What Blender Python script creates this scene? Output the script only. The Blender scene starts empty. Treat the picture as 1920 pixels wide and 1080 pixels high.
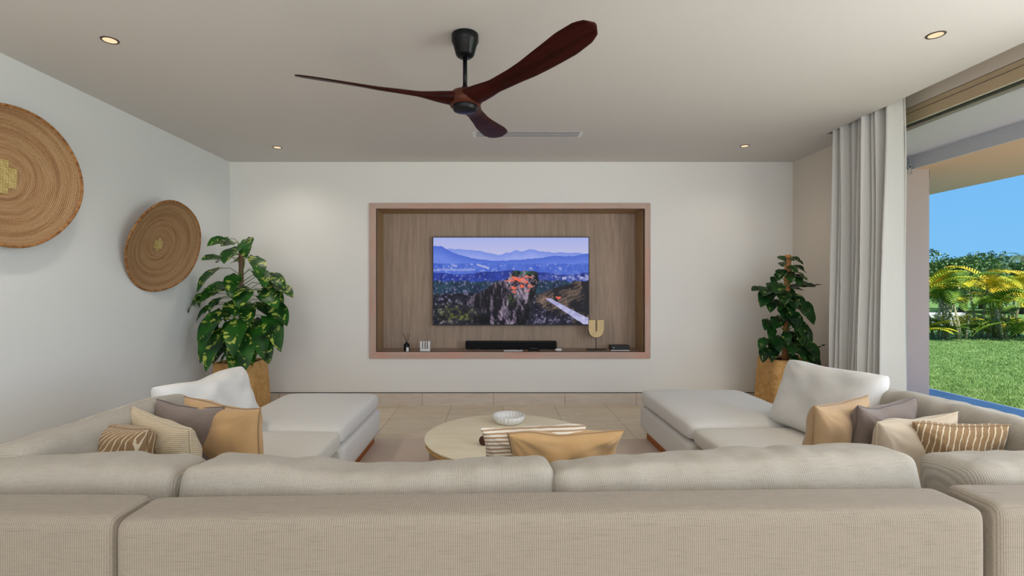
import bpy, bmesh, math, random
import numpy as np
from mathutils import Vector, Matrix, noise, Euler
PI = math.pi
S = bpy.context.scene
COL = S.collection
EYE = 1.35; F = 930.0; U0 = 926.0; V0 = 540.0

# ------------------------------------------------------------------ camera
cd = bpy.data.cameras.new('camera'); cam = bpy.data.objects.new('camera', cd); COL.objects.link(cam)
cam.location = (0, 0, EYE); cam.rotation_euler = (PI/2, 0, 0)
cd.sensor_width = 36; cd.lens = F/1920*36; cd.shift_x = (960-U0)/1920; cd.clip_start = .05; cd.clip_end = 400
S.camera = cam
# ------------------------------------------------------------------ view
S.view_settings.view_transform = 'Standard'; S.view_settings.look = 'None'
S.view_settings.exposure = 0.0; S.view_settings.gamma = 1; S.view_settings.use_curve_mapping = False
# ------------------------------------------------------------------ sky
w = bpy.data.worlds.new('sky'); S.world = w; w.use_nodes = True
nt = w.node_tree; nt.nodes.clear()
wo = nt.nodes.new('ShaderNodeOutputWorld'); bg = nt.nodes.new('ShaderNodeBackground')
tc = nt.nodes.new('ShaderNodeTexCoord'); sx = nt.nodes.new('ShaderNodeSeparateXYZ'); rp = nt.nodes.new('ShaderNodeValToRGB')
nt.links.new(tc.outputs['Generated'], sx.inputs[0]); nt.links.new(sx.outputs['Z'], rp.inputs[0])
nt.links.new(rp.outputs[0], bg.inputs[0]); nt.links.new(bg.outputs[0], wo.inputs[0])
e = rp.color_ramp.elements
e[0].position = 0.0; e[0].color = (.23, .56, .93, 1); e[1].position = .5; e[1].color = (.15, .45, .92, 1)
x = e.new(.15); x.color = (.19, .52, .94, 1)
bg.inputs[1].default_value = 1.0
# ------------------------------------------------------------------ sun
def lamp(name, kind, loc, energy, color, rot=(0, 0, 0), **kw):
    l = bpy.data.lights.new(name, kind); l.energy = energy; l.color = color
    for k, v in kw.items(): setattr(l, k, v)
    o = bpy.data.objects.new(name, l); o.location = loc; o.rotation_euler = rot; COL.objects.link(o); return o
sun_dir = Vector((.10, .55, -1)).normalized()
s = lamp('sun', 'SUN', (0, 0, 20), 7.0, (1, .96, .90), angle=.01)
s.rotation_euler = sun_dir.to_track_quat('-Z', 'Y').to_euler()
# area lamps added to brighten the room, standing in for door and window daylight
lamp('door_fill_lamp', 'AREA', (3.42, .42, 1.40), 112, (.95, .98, 1.0), (0, PI/2, 0), shape='RECTANGLE', size=2.3, size_y=3.9)
for lx_ in (-2.245, 0.15, 2.53):   # extra unseen spots added overhead to brighten the sofa tops
    lamp('downlight_or_fill', 'SPOT', (lx_, .68, 2.77), 46, (1, .93, .84), spot_size=2.6, spot_blend=1.0, shadow_soft_size=.12)
lamp('rear_fill_lamp', 'AREA', (.2, -3.3, 1.75), 100, (1.0, .98, .97), (-PI/2-.06, 0, PI), shape='RECTANGLE', size=5.6, size_y=2.2)  # added fill from behind the camera, in front of the rear opening

# ------------------------------------------------------------------ helpers
def px(u, v, d): return Vector(((u-U0)*d/F, d, EYE+(V0-v)*d/F))
def srgb(r, g, b):
    f = lambda c: (c/255/12.92) if c <= 10 else ((c/255+.055)/1.055)**2.4
    return (f(r), f(g), f(b), 1)
def tag(o, label=None, cat=None, group=None, kind=None):
    if label: o['label'] = label
    if cat: o['category'] = cat
    if group: o['group'] = group
    if kind: o['kind'] = kind
    return o
def empty(name, loc=(0, 0, 0), rz=0):
    o = bpy.data.objects.new(name, None); o.location = loc; o.rotation_euler = (0, 0, rz); o.empty_display_size = .1
    COL.objects.link(o); return o
class MB:
    def __init__(s): s.v = []; s.f = []; s.uv = []
    def add(s, vs, fs):
        b = len(s.v); s.v += [tuple(p) for p in vs]; s.f += [tuple(i+b for i in q) for q in fs]
    def box(s, x0, x1, y0, y1, z0, z1):
        s.add([(x0,y0,z0),(x1,y0,z0),(x1,y1,z0),(x0,y1,z0),(x0,y0,z1),(x1,y0,z1),(x1,y1,z1),(x0,y1,z1)],
              [(0,3,2,1),(4,5,6,7),(0,1,5,4),(1,2,6,5),(2,3,7,6),(3,0,4,7)]); return s
    def tube(s, pts, r, n=8, cap=True):
        pts = [Vector(p) for p in pts]; rs = r if isinstance(r, (list, tuple)) else [r]*len(pts)
        rings = []; prev = None
        for i, p in enumerate(pts):
            t = (pts[min(i+1, len(pts)-1)]-pts[max(i-1, 0)]).normalized()
            if prev is None:
                a = Vector((0, 0, 1)) if abs(t.z) < .9 else Vector((1, 0, 0)); nrm = t.cross(a).normalized()
            else: nrm = (prev-t*prev.dot(t)).normalized()
            prev = nrm; bn = t.cross(nrm)
            rings.append([p+(nrm*math.cos(2*PI*k/n)+bn*math.sin(2*PI*k/n))*rs[i] for k in range(n)])
        vs = [q for R in rings for q in R]; fs = []
        for i in range(len(pts)-1):
            for k in range(n): fs.append((i*n+k, i*n+(k+1)%n, (i+1)*n+(k+1)%n, (i+1)*n+k))
        if cap: fs.append(tuple(range(n))[::-1]); fs.append(tuple((len(pts)-1)*n+k for k in range(n)))
        s.add(vs, fs); return s
    def lathe(s, prof, n=32, c=(0, 0, 0), cap=True):
        vs = []; fs = []
        for r, z in prof:
            for k in range(n):
                a = 2*PI*k/n; vs.append((c[0]+r*math.cos(a), c[1]+r*math.sin(a), c[2]+z))
        for i in range(len(prof)-1):
            for k in range(n): fs.append((i*n+k, i*n+(k+1)%n, (i+1)*n+(k+1)%n, (i+1)*n+k))
        if cap and prof[0][0] > 1e-6: fs.append(tuple(range(n))[::-1])
        if cap and prof[-1][0] > 1e-6: fs.append(tuple((len(prof)-1)*n+k for k in range(n)))
        s.add(vs, fs); return s
    def build(s, name, m, parent=None, smooth=False, bevel=0, seg=2, loc=None, auto=False):
        me = bpy.data.meshes.new(name); me.from_pydata(s.v, [], s.f); me.update()
        bm = bmesh.new(); bm.from_mesh(me)
        bmesh.ops.remove_doubles(bm, verts=bm.verts, dist=1e-6)
        bmesh.ops.recalc_face_normals(bm, faces=bm.faces)
        if bevel:
            bmesh.ops.bevel(bm, geom=list(bm.edges), offset=bevel, segments=seg, affect='EDGES', profile=.5)
        for f in bm.faces: f.smooth = smooth
        bm.to_mesh(me); bm.free()
        if smooth and (bevel or auto): me.set_sharp_from_angle(angle=math.radians(40))
        return link(name, me, m, parent, loc)
def link(name, me, m, parent=None, loc=None):
    o = bpy.data.objects.new(name, me); COL.objects.link(o)
    if m is not None: me.materials.append(m)
    if parent: o.parent = parent
    if loc: o.location = loc
    return o
def box(name, x0, x1, y0, y1, z0, z1, m, parent=None, bevel=0, smooth=False, seg=2):
    return MB().box(x0, x1, y0, y1, z0, z1).build(name, m, parent, bevel=bevel, smooth=smooth, seg=seg)
def struct(o): o['kind'] = 'structure'; return o
def fbm(p, o=3): return noise.fractal(p, 1.0, 2.0, o)

def soft_box(w_, d_, h_, r, n=(16, 16, 6), puff=.02, wr=.004, seed=0, side_puff=.01, edge=0.0, sag=0, wscale=3.0):
    """rounded cushion block, centred on x/y, standing on z=0"""
    me_v = {}; vs = []; fs = []
    nx, ny, nz = n
    def vid(i, j, k):
        key = (i, j, k)
        if key in me_v: return me_v[key]
        p = Vector((w_*(i/nx-.5), d_*(j/ny-.5), h_*(k/nz-.5)))
        hw, hd, hh = w_/2, d_/2, h_/2
        # pull grid lines towards the rounded edges, then round
        q = Vector((max(-hw+r, min(hw-r, p.x)), max(-hd+r, min(hd-r, p.y)), max(-hh+r, min(hh-r, p.z))))
        dlt = p-q
        if dlt.length > 1e-9:
            m_ = max(abs(dlt.x), abs(dlt.y), abs(dlt.z)); p = q+dlt.normalized()*m_
        a, b, c = p.x/hw, p.y/hd, p.z/hh
        p.z += puff*max(0, 1-a*a)**.6*max(0, 1-b*b)**.6*(1 if c > 0 else -.3)*abs(c)
        p.y += side_puff*max(0, 1-a*a)**.5*max(0, 1-c*c)*b
        p.x += side_puff*max(0, 1-b*b)**.5*max(0, 1-c*c)*a
        if sag: p.z -= sag*max(0, c)*max(0, 1-(a-.2)**2)**1.5
        nv = noise.noise_vector(Vector((p.x*wscale+seed*7.1, p.y*wscale, p.z*wscale+seed)))+.5*noise.noise_vector(Vector((p.x*wscale*2.6+seed*3.1, p.y*wscale*2.6, p.z*wscale*2.6)))
        p += nv*wr
        if edge:
            cr = noise.noise(Vector((p.x*16+seed*5, p.z*2.2, seed*1.0)))*max(0, c+.6)*max(0, 1-a*a)**.3
            p.y += cr*edge*.55*(1 if b > 0 else -1); p.z += cr*edge*.35*max(0, c)
        if edge:
            f_ = fbm(Vector((p.x*9+seed, p.y*9, p.z*9)))
            p.z += edge*f_*max(0, c)
        me_v[key] = len(vs); vs.append((p.x, p.y, p.z+h_/2)); return me_v[key]
    for i in range(nx):
        for j in range(ny):
            fs.append((vid(i, j, 0), vid(i, j+1, 0), vid(i+1, j+1, 0), vid(i+1, j, 0)))
            fs.append((vid(i, j, nz), vid(i+1, j, nz), vid(i+1, j+1, nz), vid(i, j+1, nz)))
    for i in range(nx):
        for k in range(nz):
            fs.append((vid(i, 0, k), vid(i+1, 0, k), vid(i+1, 0, k+1), vid(i, 0, k+1)))
            fs.append((vid(i, ny, k), vid(i, ny, k+1), vid(i+1, ny, k+1), vid(i+1, ny, k)))
    for j in range(ny):
        for k in range(nz):
            fs.append((vid(0, j, k), vid(0, j, k+1), vid(0, j+1, k+1), vid(0, j+1, k)))
            fs.append((vid(nx, j, k), vid(nx, j+1, k), vid(nx, j+1, k+1), vid(nx, j, k+1)))
    mb = MB(); mb.add(vs, fs); return mb
def soft_obj(name, mb, m, parent=None, loc=None, rot=None, sub=1):
    o = mb.build(name, m, parent, smooth=True, loc=loc)
    if rot: o.rotation_euler = rot
    if sub:
        md = o.modifiers.new('s', 'SUBSURF'); md.levels = sub; md.render_levels = sub
    return o

# pillow: X = width, Z = height (0 .. h), Y = thickness
def pillow_mb(w_, h_, t, seed=0, pinch=.10, wr=.010, n=32, fold=1.0, p_exp=2.6, te=.42):
    mb = MB(); vs = []; fs = []
    def prof(u, v):
        return max(0.0, (1-abs(u)**p_exp)*(1-abs(v)**p_exp))**te
    rr = random.Random(seed); ph = rr.random()*10
    idx = {}
    edge_pts = []
    for side in (-1, 1):
        for i in range(n+1):
            for j in range(n+1):
                u = math.sin((i/n-.5)*PI) *.6+ (i/n*2-1)*.4; v = math.sin((j/n-.5)*PI)*.6+(j/n*2-1)*.4
                onb = i in (0, n) or j in (0, n)
                if onb and (i, j) in idx: idx[(side, i, j)] = idx[(i, j)]; continue
                X = w_/2*u*(1-pinch*(1-v*v)); Z = h_/2*v*(1-pinch*(1-u*u))
                Y = side*t/2*prof(u, v)
                env = prof(u, v)
                # radiating folds from the corners and a soft dent
                wv = noise.noise(Vector((u*2.2+ph, v*2.2, side*2+ph)))
                ang = math.atan2(abs(v)-1, abs(u)-1+1e-6)
                cor = math.hypot(1-abs(u), 1-abs(v))
                fl = math.sin(ang*14+ph*3+wv*3)*math.exp(-cor*2.4)*min(1, cor*5)
                Y += side*env*(wv*wr*2.2 + fl*wr*fold)
                X += wr*.8*noise.noise(Vector((u*1.5+ph, v*1.5, 4))); Z += wr*1.6*noise.noise(Vector((u*1.5, v*1.5+ph, 9)))
                vs.append((X, Y, Z+h_/2)); idx[(side, i, j)] = len(vs)-1
                if onb: idx[(i, j)] = len(vs)-1
    for side in (-1, 1):
        for i in range(n):
            for j in range(n):
                q = (idx[(side, i, j)], idx[(side, i+1, j)], idx[(side, i+1, j+1)], idx[(side, i, j+1)])
                fs.append(q if side < 0 else q[::-1])
    mb.add(vs, fs)
    ring = [idx[(i, 0)] for i in range(n)]+[idx[(n, j)] for j in range(n)]+[idx[(i, n)] for i in range(n, 0, -1)]+[idx[(0, j)] for j in range(n, 0, -1)]
    edge = [Vector(vs[k]) for k in ring]
    return mb, edge
def scatter_pillow(name, P1, P2, h_, t, lean, m, label, seed, group='scatter cushions on the sofa', pip=None, droop=0.0, **kw):
    """top edge runs from P1 to P2; lean>0 tips the top away from the camera side normal"""
    P1 = Vector(P1); P2 = Vector(P2); d = P2-P1; wd = math.hypot(d.x, d.y)
    yaw = math.atan2(d.y, d.x); roll = math.atan2(d.z, wd)
    R = Matrix.Rotation(yaw, 4, 'Z') @ Matrix.Rotation(-roll, 4, 'Y') @ Matrix.Rotation(-lean, 4, 'X')
    top = (P1+P2)/2
    loc = top - R @ Vector((0, 0, h_))
    mb, edge = pillow_mb(d.length, h_, t, seed, **kw)
    o = empty(name, loc); o.rotation_euler = R.to_euler()
    soft_obj('cover', mb, m, o)
    if pip:
        MB().tube(edge+[edge[0]], .0028, 5, cap=False).build('piping', pip, o, smooth=True)
    tag(o, label, 'cushion', group); return o

# ------------------------------------------------------------------ materials
class NT:
    def __init__(s, name):
        s.m = bpy.data.materials.new(name); s.m.use_nodes = True; s.t = s.m.node_tree
        s.b = s.t.nodes['Principled BSDF']; s.out = s.t.nodes['Material Output']
    def n(s, kind, **kw):
        q = s.t.nodes.new(kind)
        for k, v in kw.items():
            if k.startswith('i_'):
                q.inputs[k[2:].replace('_', ' ')].default_value = v
            else: setattr(q, k, v)
        return q
    def l(s, a, b): s.t.links.new(a, b)
    def coord(s, kind='Object', scale=(1, 1, 1), rot=(0, 0, 0)):
        c = s.n('ShaderNodeTexCoord'); mp = s.n('ShaderNodeMapping'); s.l(c.outputs[kind], mp.inputs[0])
        mp.inputs['Scale'].default_value = scale; mp.inputs['Rotation'].default_value = rot; return mp.outputs[0]
    def noise(s, vec, scale, detail=3, rough=.5, dist=0):
        q = s.n('ShaderNodeTexNoise'); s.l(vec, q.inputs['Vector']); q.inputs['Scale'].default_value = scale
        q.inputs['Detail'].default_value = detail; q.inputs['Roughness'].default_value = rough; q.inputs['Distortion'].default_value = dist
        return q.outputs['Fac']
    def ramp(s, fac, stops):
        q = s.n('ShaderNodeValToRGB'); s.l(fac, q.inputs[0]); el = q.color_ramp.elements
        el[0].position, el[0].color = stops[0]; el[1].position, el[1].color = stops[-1]
        for p, c in stops[1:-1]:
            z = el.new(p); z.color = c
        return q.outputs[0]
    def mix(s, fac, a, b, bt='MIX'):
        q = s.n('ShaderNodeMix', data_type='RGBA', blend_type=bt)
        if isinstance(fac, (int, float)): q.inputs[0].default_value = fac
        else: s.l(fac, q.inputs[0])
        for k, v in ((6, a), (7, b)):
            if isinstance(v, tuple): q.inputs[k].default_value = v
            else: s.l(v, q.inputs[k])
        return q.outputs[2]
    def math(s, op, a, b=None, clamp=False):
        q = s.n('ShaderNodeMath', operation=op, use_clamp=clamp)
        for k, v in ((0, a), (1, b)):
            if v is None: continue
            if isinstance(v, (int, float)): q.inputs[k].default_value = v
            else: s.l(v, q.inputs[k])
        return q.outputs[0]
    def bump(s, h, strength=.3, dist=.01):
        q = s.n('ShaderNodeBump'); q.inputs['Strength'].default_value = strength; q.inputs['Distance'].default_value = dist
        s.l(h, q.inputs['Height']); s.l(q.outputs[0], s.b.inputs['Normal'])
    def base(s, c):
        if isinstance(c, tuple): s.b.inputs['Base Color'].default_value = c
        else: s.l(c, s.b.inputs['Base Color'])
    def set(s, rough=.8, spec=.3, metal=0, sheen=0):
        s.b.inputs['Roughness'].default_value = rough; s.b.inputs['Specular IOR Level'].default_value = spec
        s.b.inputs['Metallic'].default_value = metal
        if sheen: s.b.inputs['Sheen Weight'].default_value = sheen; s.b.inputs['Sheen Roughness'].default_value = .5
        return s.m
def plain(name, c, rough=.6, spec=.4, metal=0, var=.06, scale=20, bump=0):
    q = NT(name); v = q.noise(q.coord(), scale, 4)
    c2 = tuple(min(1, a*(1-var)) for a in c[:3])+(1,); c3 = tuple(min(1, a*(1+var)) for a in c[:3])+(1,)
    q.base(q.ramp(v, [(.3, c2), (.7, c3)]))
    if bump: q.bump(v, bump, .005)
    return q.set(rough, spec, metal)
def fabric(name, c, axis=0, rib=52, ribs=.10, fleck=.10, rough=.95, bump=.25, sheen=.15, fdir=2):
    """ribbed linen; ribs repeat along axis"""
    q = NT(name); v = q.coord()
    wv = q.n('ShaderNodeTexWave', wave_type='BANDS', bands_direction='XYZ'[axis]); q.l(v, wv.inputs[0])
    wv.inputs['Scale'].default_value = rib; wv.inputs['Distortion'].default_value = 1.2; wv.inputs['Detail'].default_value = 2; wv.inputs['Detail Scale'].default_value = 2.5
    sc = [12, 12, 12]; sc[axis] = 14
    for k in range(3):
        if k != axis: sc[k] = 260
    sc2 = q.coord(scale=tuple(sc)); fl = q.noise(sc2, 1.0, 2, .6)
    big = q.noise(v, 5, 3); fine = q.noise(v, 420, 2)
    dk = tuple(a*(1-2.2*fleck) for a in c[:3])+(1,); lt = tuple(min(1, a*(1+fleck)) for a in c[:3])+(1,)
    a = q.ramp(fl, [(.28, dk), (.45, c), (.75, lt)])
    a = q.mix(ribs*2.2, a, q.ramp(wv.outputs['Fac'], [(.1, tuple(x*.62 for x in c[:3])+(1,)), (.7, lt)]))
    a = q.mix(.06, a, q.ramp(big, [(.3, dk), (.7, lt)]))
    q.base(a)
    q.bump(q.math('ADD', q.math('MULTIPLY', wv.outputs['Fac'], 1.0), q.math('MULTIPLY', fine, .7)), bump, .002)
    return q.set(rough, .12, sheen=sheen)
def smooth_cloth(name, c, sheen=.3, var=.07):
    q = NT(name); v = q.coord(); a = q.noise(v, 9, 4, .6); b = q.noise(v, 300, 2)
    q.base(q.ramp(a, [(.3, tuple(x*(1-var) for x in c[:3])+(1,)), (.7, tuple(min(1, x*(1+var)) for x in c[:3])+(1,))]))
    q.bump(q.math('ADD', q.math('MULTIPLY', a, 6.0), b), .25, .002)
    return q.set(.8, .2, sheen=sheen)
def striped_cloth(name, c, line, scale, thr=.82, axis=0, dist=2.2, rot=(0, 0, .35)):
    q = NT(name); v = q.coord(rot=rot)
    wv = q.n('ShaderNodeTexWave', wave_type='BANDS', bands_direction='XYZ'[axis]); q.l(v, wv.inputs[0])
    wv.inputs['Scale'].default_value = scale; wv.inputs['Distortion'].default_value = dist
    wv.inputs['Detail'].default_value = 1.5; wv.inputs['Detail Scale'].default_value = 1.4
    lum = q.noise(v, 60, 1); fine = q.noise(v, 260, 2)
    f_ = q.math('ADD', wv.outputs['Fac'], q.math('MULTIPLY', q.math('SUBTRACT', lum, .5), .22))
    fac = q.ramp(f_, [(thr-.05, (0, 0, 0, 1)), (thr+.05, (1, 1, 1, 1))])
    base = q.mix(q.ramp(fine, [(.35, (0, 0, 0, 1)), (.65, (1, 1, 1, 1))]), tuple(x*.8 for x in c[:3])+(1,), c)
    q.base(q.mix(fac, base, line)); q.bump(q.math('ADD', fac, q.math('MULTIPLY', fine, .3)), .5, .004)
    return q.set(.9, .15, sheen=.2)
def wall_mat(name, c, b=.06):
    q = NT(name); v = q.coord(); a = q.noise(v, 1.4, 3); f_ = q.noise(v, 45, 4)
    q.base(q.ramp(a, [(.3, tuple(x*.985 for x in c[:3])+(1,)), (.7, c)])); q.bump(f_, b, .004); return q.set(.85, .2)
def oak(name, c, axis=2, rough=.6, con=.3, planks=False, pinks=.0, spec=.3):
    q = NT(name); sc = [16, 16, 16]; sc[axis] = 1.1
    v = q.coord(scale=tuple(sc)); a = q.noise(v, 1.0, 5, .6, .8)
    sc2 = [140, 140, 140]; sc2[axis] = 4; v2 = q.coord(scale=tuple(sc2)); b_ = q.noise(v2, 1.0, 3, .7)
    dk = tuple(x*(1-con) for x in c[:3])+(1,); lt = tuple(min(1, x*(1+con*.6)) for x in c[:3])+(1,)
    m_ = q.ramp(a, [(.28, dk), (.5, c), (.72, lt)])
    m_ = q.mix(.35, m_, q.ramp(b_, [(.35, dk), (.6, lt)]))
    if pinks:
        k = q.noise(q.coord(scale=(1.6, 1.6, 1.6)), 1.3, 2)
        m_ = q.mix(q.math('MULTIPLY', q.ramp(k, [(.45, (0, 0, 0, 1)), (.62, (1, 1, 1, 1))]), pinks), m_, srgb(214, 140, 116))
    if planks:
        cx = q.n('ShaderNodeSeparateXYZ'); q.l(q.coord(), cx.inputs[0])
        t_ = q.math('ABSOLUTE', q.math('SUBTRACT', q.math('FRACT', q.math('DIVIDE', q.math('ADD', cx.outputs[0], 10.17), 1.06)), .5))
        ln = q.ramp(t_, [(.0018, (1, 1, 1, 1)), (.0026, (0, 0, 0, 1))]); m_ = q.mix(q.math('MULTIPLY', ln, .6), m_, tuple(x*1.25 for x in c[:3])+(1,))
    q.base(m_); q.bump(b_, .15, .003); return q.set(rough, spec)

M = {}
M['wall_back'] = wall_mat('plaster_back', srgb(238, 235, 230))
M['wall_left'] = wall_mat('plaster_left', srgb(224, 226, 226))
M['wall_right'] = wall_mat('plaster_right', srgb(226, 216, 203))
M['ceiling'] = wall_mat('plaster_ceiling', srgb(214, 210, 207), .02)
M['ext'] = wall_mat('exterior_render', srgb(212, 192, 190))
M['soffit'] = wall_mat('exterior_soffit', srgb(224, 186, 162))
M['beam'] = wall_mat('exterior_soffit_grey', srgb(206, 205, 214))
M['niche_back'] = oak('oak_panel', srgb(172, 150, 132), 2, con=.34, planks=True)
M['niche_frame'] = oak('oak_frame', srgb(196, 168, 154), 0, con=.2, pinks=.35)
M['niche_frame_v'] = oak('oak_frame_upright', srgb(196, 168, 154), 2, con=.2, pinks=.35)
M['niche_side'] = oak('oak_side', srgb(172, 140, 106), 2, con=.25)
M['niche_shelf'] = oak('oak_shelf', srgb(160, 136, 118), 0, con=.2, rough=.4)
LIN = srgb(150, 140, 126); LINW = srgb(222, 214, 202)  # near linen is darkened in colour for the dimmer light on it
M['linen_x'] = fabric('linen_near_shaded', LIN, 0, ribs=.21, fleck=.12, bump=.4)
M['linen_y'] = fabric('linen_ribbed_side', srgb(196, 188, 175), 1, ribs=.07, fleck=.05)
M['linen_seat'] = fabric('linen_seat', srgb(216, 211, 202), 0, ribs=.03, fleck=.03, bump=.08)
M['linen_cush'] = fabric('linen_cushion_shaded', srgb(172, 165, 153), 0, ribs=.19, fleck=.09, bump=.4)  # same linen, shade on the back cushions put into a darker colour
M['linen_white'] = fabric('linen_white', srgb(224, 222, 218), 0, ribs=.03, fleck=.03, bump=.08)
M['plinth'] = oak('teak_plinth', srgb(176, 104, 50), 1, con=.25)
M['camel'] = smooth_cloth('camel_velvet', srgb(184, 148, 102))
M['tan'] = smooth_cloth('tan_cotton', srgb(180, 150, 114))
M['taupe'] = smooth_cloth('taupe_cotton', srgb(122, 108, 100))
M['taupe_d'] = smooth_cloth('taupe_dark_piping', srgb(96, 84, 78))
M['pip_tan'] = smooth_cloth('tan_piping', srgb(154, 122, 84))
M['pip_cream'] = smooth_cloth('cream_piping', srgb(205, 190, 165))
M['brown_stripe'] = striped_cloth('brown_striped', srgb(150, 121, 86), srgb(214, 197, 170), 16, .90, rot=(0, 0, .6))
M['cream_rib'] = striped_cloth('cream_ribbed', srgb(186, 168, 138), srgb(204, 188, 160), 40, .5, axis=2, dist=.8, rot=(.5, .25, 0))
M['lumbar_stripe'] = striped_cloth('lumbar_striped', srgb(172, 142, 110), srgb(220, 211, 197), 20, .45, axis=2, dist=.8, rot=(.65, 0, 0))
M['beige_plain'] = smooth_cloth('beige_cotton', srgb(192, 176, 154))
M['black'] = plain('black_plastic', (.010, .010, .011, 1), .45, .4)
M['black_cloth'] = plain('speaker_cloth', (.012, .012, .013, 1), .9, .2, bump=.3, scale=300)
M['black_gloss'] = plain('black_gloss', (.004, .0045, .006, 1), .30, .22)
M['white_p'] = plain('white_plastic', (.8, .8, .8, 1), .4)
M['ceramic'] = plain('white_ceramic', (.8, .8, .79, 1), .35, .5, var=.02)
M['silver'] = plain('brushed_silver', (.55, .53, .52, 1), .4, .5, .5)
M['fan_wood'] = oak('fan_walnut', (.032, .0040, .0024, 1), 0, rough=.45, con=.85, spec=.10)
M['fan_hub'] = oak('fan_hub_wood', (.085, .022, .010, 1), 0, rough=.42, con=.5, spec=.2)
M['curtain'] = fabric('curtain_linen', srgb(222, 220, 215), 1, rib=90, ribs=.02, fleck=.02, bump=.06, sheen=.05)
M['frame_beige'] = plain('beige_aluminium', srgb(196, 174, 142), .5, .4, var=.02)
M['frame_light'] = plain('pale_gasket', srgb(226, 220, 190), .5)
M['gasket'] = plain('dark_gasket', (.03, .03, .03, 1), .6)
M['pole_wood'] = oak('moss_pole', srgb(136, 106, 86), 2, con=.35)
M['pole_tan'] = oak('bamboo_pole', srgb(190, 130, 78), 2, con=.3)
M['soil'] = plain('potting_soil', (.02, .014, .01, 1), .95, .1, var=.5, bump=.8)
M['stem'] = plain('green_stem', srgb(96, 128, 54), .5)
M['stem_b'] = plain('brown_stem', srgb(118, 92, 66), .7)

def mat_pot():
    q = NT('sandstone_pot'); v = q.coord(); a = q.noise(v, 14, 5, .65, 1.2); b_ = q.noise(v, 120, 3)
    q.base(q.ramp(a, [(.25, srgb(176, 130, 76)), (.5, srgb(204, 158, 98)), (.75, srgb(222, 182, 124))])); q.bump(b_, .3, .003); return q.set(.8, .25)
M['pot'] = mat_pot()
def mat_leaf(name, dark, mid, light, amt=.56):
    q = NT(name); uv = q.n('ShaderNodeUVMap'); mp = q.n('ShaderNodeMapping'); q.l(uv.outputs[0], mp.inputs[0]); mp.inputs['Scale'].default_value = (2.4, 6.5, 1)
    oc = q.coord(scale=(3, 3, 3)); ad = q.n('ShaderNodeVectorMath', operation='ADD'); q.l(mp.outputs[0], ad.inputs[0]); q.l(oc, ad.inputs[1])
    a = q.noise(ad.outputs[0], 1.0, 3, .55, .6); g = q.noise(oc, 2.2, 2)
    bs = q.ramp(g, [(.35, dark), (.65, mid)])
    q.base(q.mix(q.ramp(a, [(amt, (0, 0, 0, 1)), (amt+.06, (1, 1, 1, 1))]), bs, light))
    q.b.inputs['Roughness'].default_value = .32
    return q.set(.36, .3)
M['leaf'] = mat_leaf('pothos_leaf', srgb(12, 48, 18), srgb(40, 98, 28), srgb(176, 190, 84), .57)
M['leaf_dark'] = mat_leaf('dark_pothos_leaf', srgb(14, 40, 20), srgb(34, 76, 30), srgb(150, 162, 84), .62)
def mat_basket():
    q = NT('coiled_grass_basket'); c = q.n('ShaderNodeTexCoord'); sp = q.n('ShaderNodeSeparateXYZ'); q.l(c.outputs['Object'], sp.inputs[0])
    r2 = q.math('SQRT', q.math('ADD', q.math('MULTIPLY', sp.outputs[0], sp.outputs[0]), q.math('MULTIPLY', sp.outputs[1], sp.outputs[1])))
    ang = q.math('ARCTAN2', sp.outputs[1], sp.outputs[0])
    nz = q.noise(q.coord(), 4, 3)
    r = q.math('ADD', r2, q.math('MULTIPLY', q.math('SUBTRACT', nz, .5), .02))
    cb = q.n('ShaderNodeCombineXYZ'); q.l(q.math('MULTIPLY', r, 34), cb.inputs[0]); q.l(q.math('MULTIPLY', ang, .35), cb.inputs[1])
    band = q.noise(cb.outputs[0], 1.0, 4, .7)
    cb2 = q.n('ShaderNodeCombineXYZ'); q.l(q.math('MULTIPLY', r, 160), cb2.inputs[0]); q.l(q.math('MULTIPLY', ang, 40), cb2.inputs[1])
    wv = q.noise(cb2.outputs[0], 1.0, 2, .6)
    a = q.ramp(band, [(.3, srgb(110, 70, 42)), (.44, srgb(150, 110, 74)), (.58, srgb(174, 140, 102)), (.72, srgb(128, 86, 52))])
    a = q.mix(.26, a, q.ramp(wv, [(.35, srgb(110, 76, 48)), (.65, srgb(208, 178, 138))]))
    q.base(a)
    coil = q.math('SINE', q.math('MULTIPLY', r, 620)); q.bump(q.math('ADD', coil, q.math('MULTIPLY', wv, 1.5)), .5, .003)
    return q.set(.75, .25)
M['basket'] = mat_basket()
def mat_rim():
    q = NT('basket_rim'); a = q.noise(q.coord(), 40, 3); q.base(q.ramp(a, [(.3, srgb(112, 68, 34)), (.7, srgb(182, 132, 80))])); q.bump(a, .6, .005); return q.set(.7, .3)
M['rim'] = mat_rim()
def mat_patch():
    q = NT('palm_herringbone'); v = q.coord(); ck = q.n('ShaderNodeTexBrick'); q.l(q.coord(rot=(0, 0, PI/4)), ck.inputs[0])
    ck.inputs['Color1'].default_value = srgb(206, 188, 128); ck.inputs['Color2'].default_value = srgb(178, 158, 98); ck.inputs['Mortar'].default_value = srgb(134, 112, 62)
    ck.inputs['Scale'].default_value = 22; ck.inputs['Mortar Size'].default_value = .03
    q.base(ck.outputs[0]); q.bump(ck.outputs['Fac'], .3, .003); return q.set(.7, .3)
M['patch'] = mat_patch()
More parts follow.
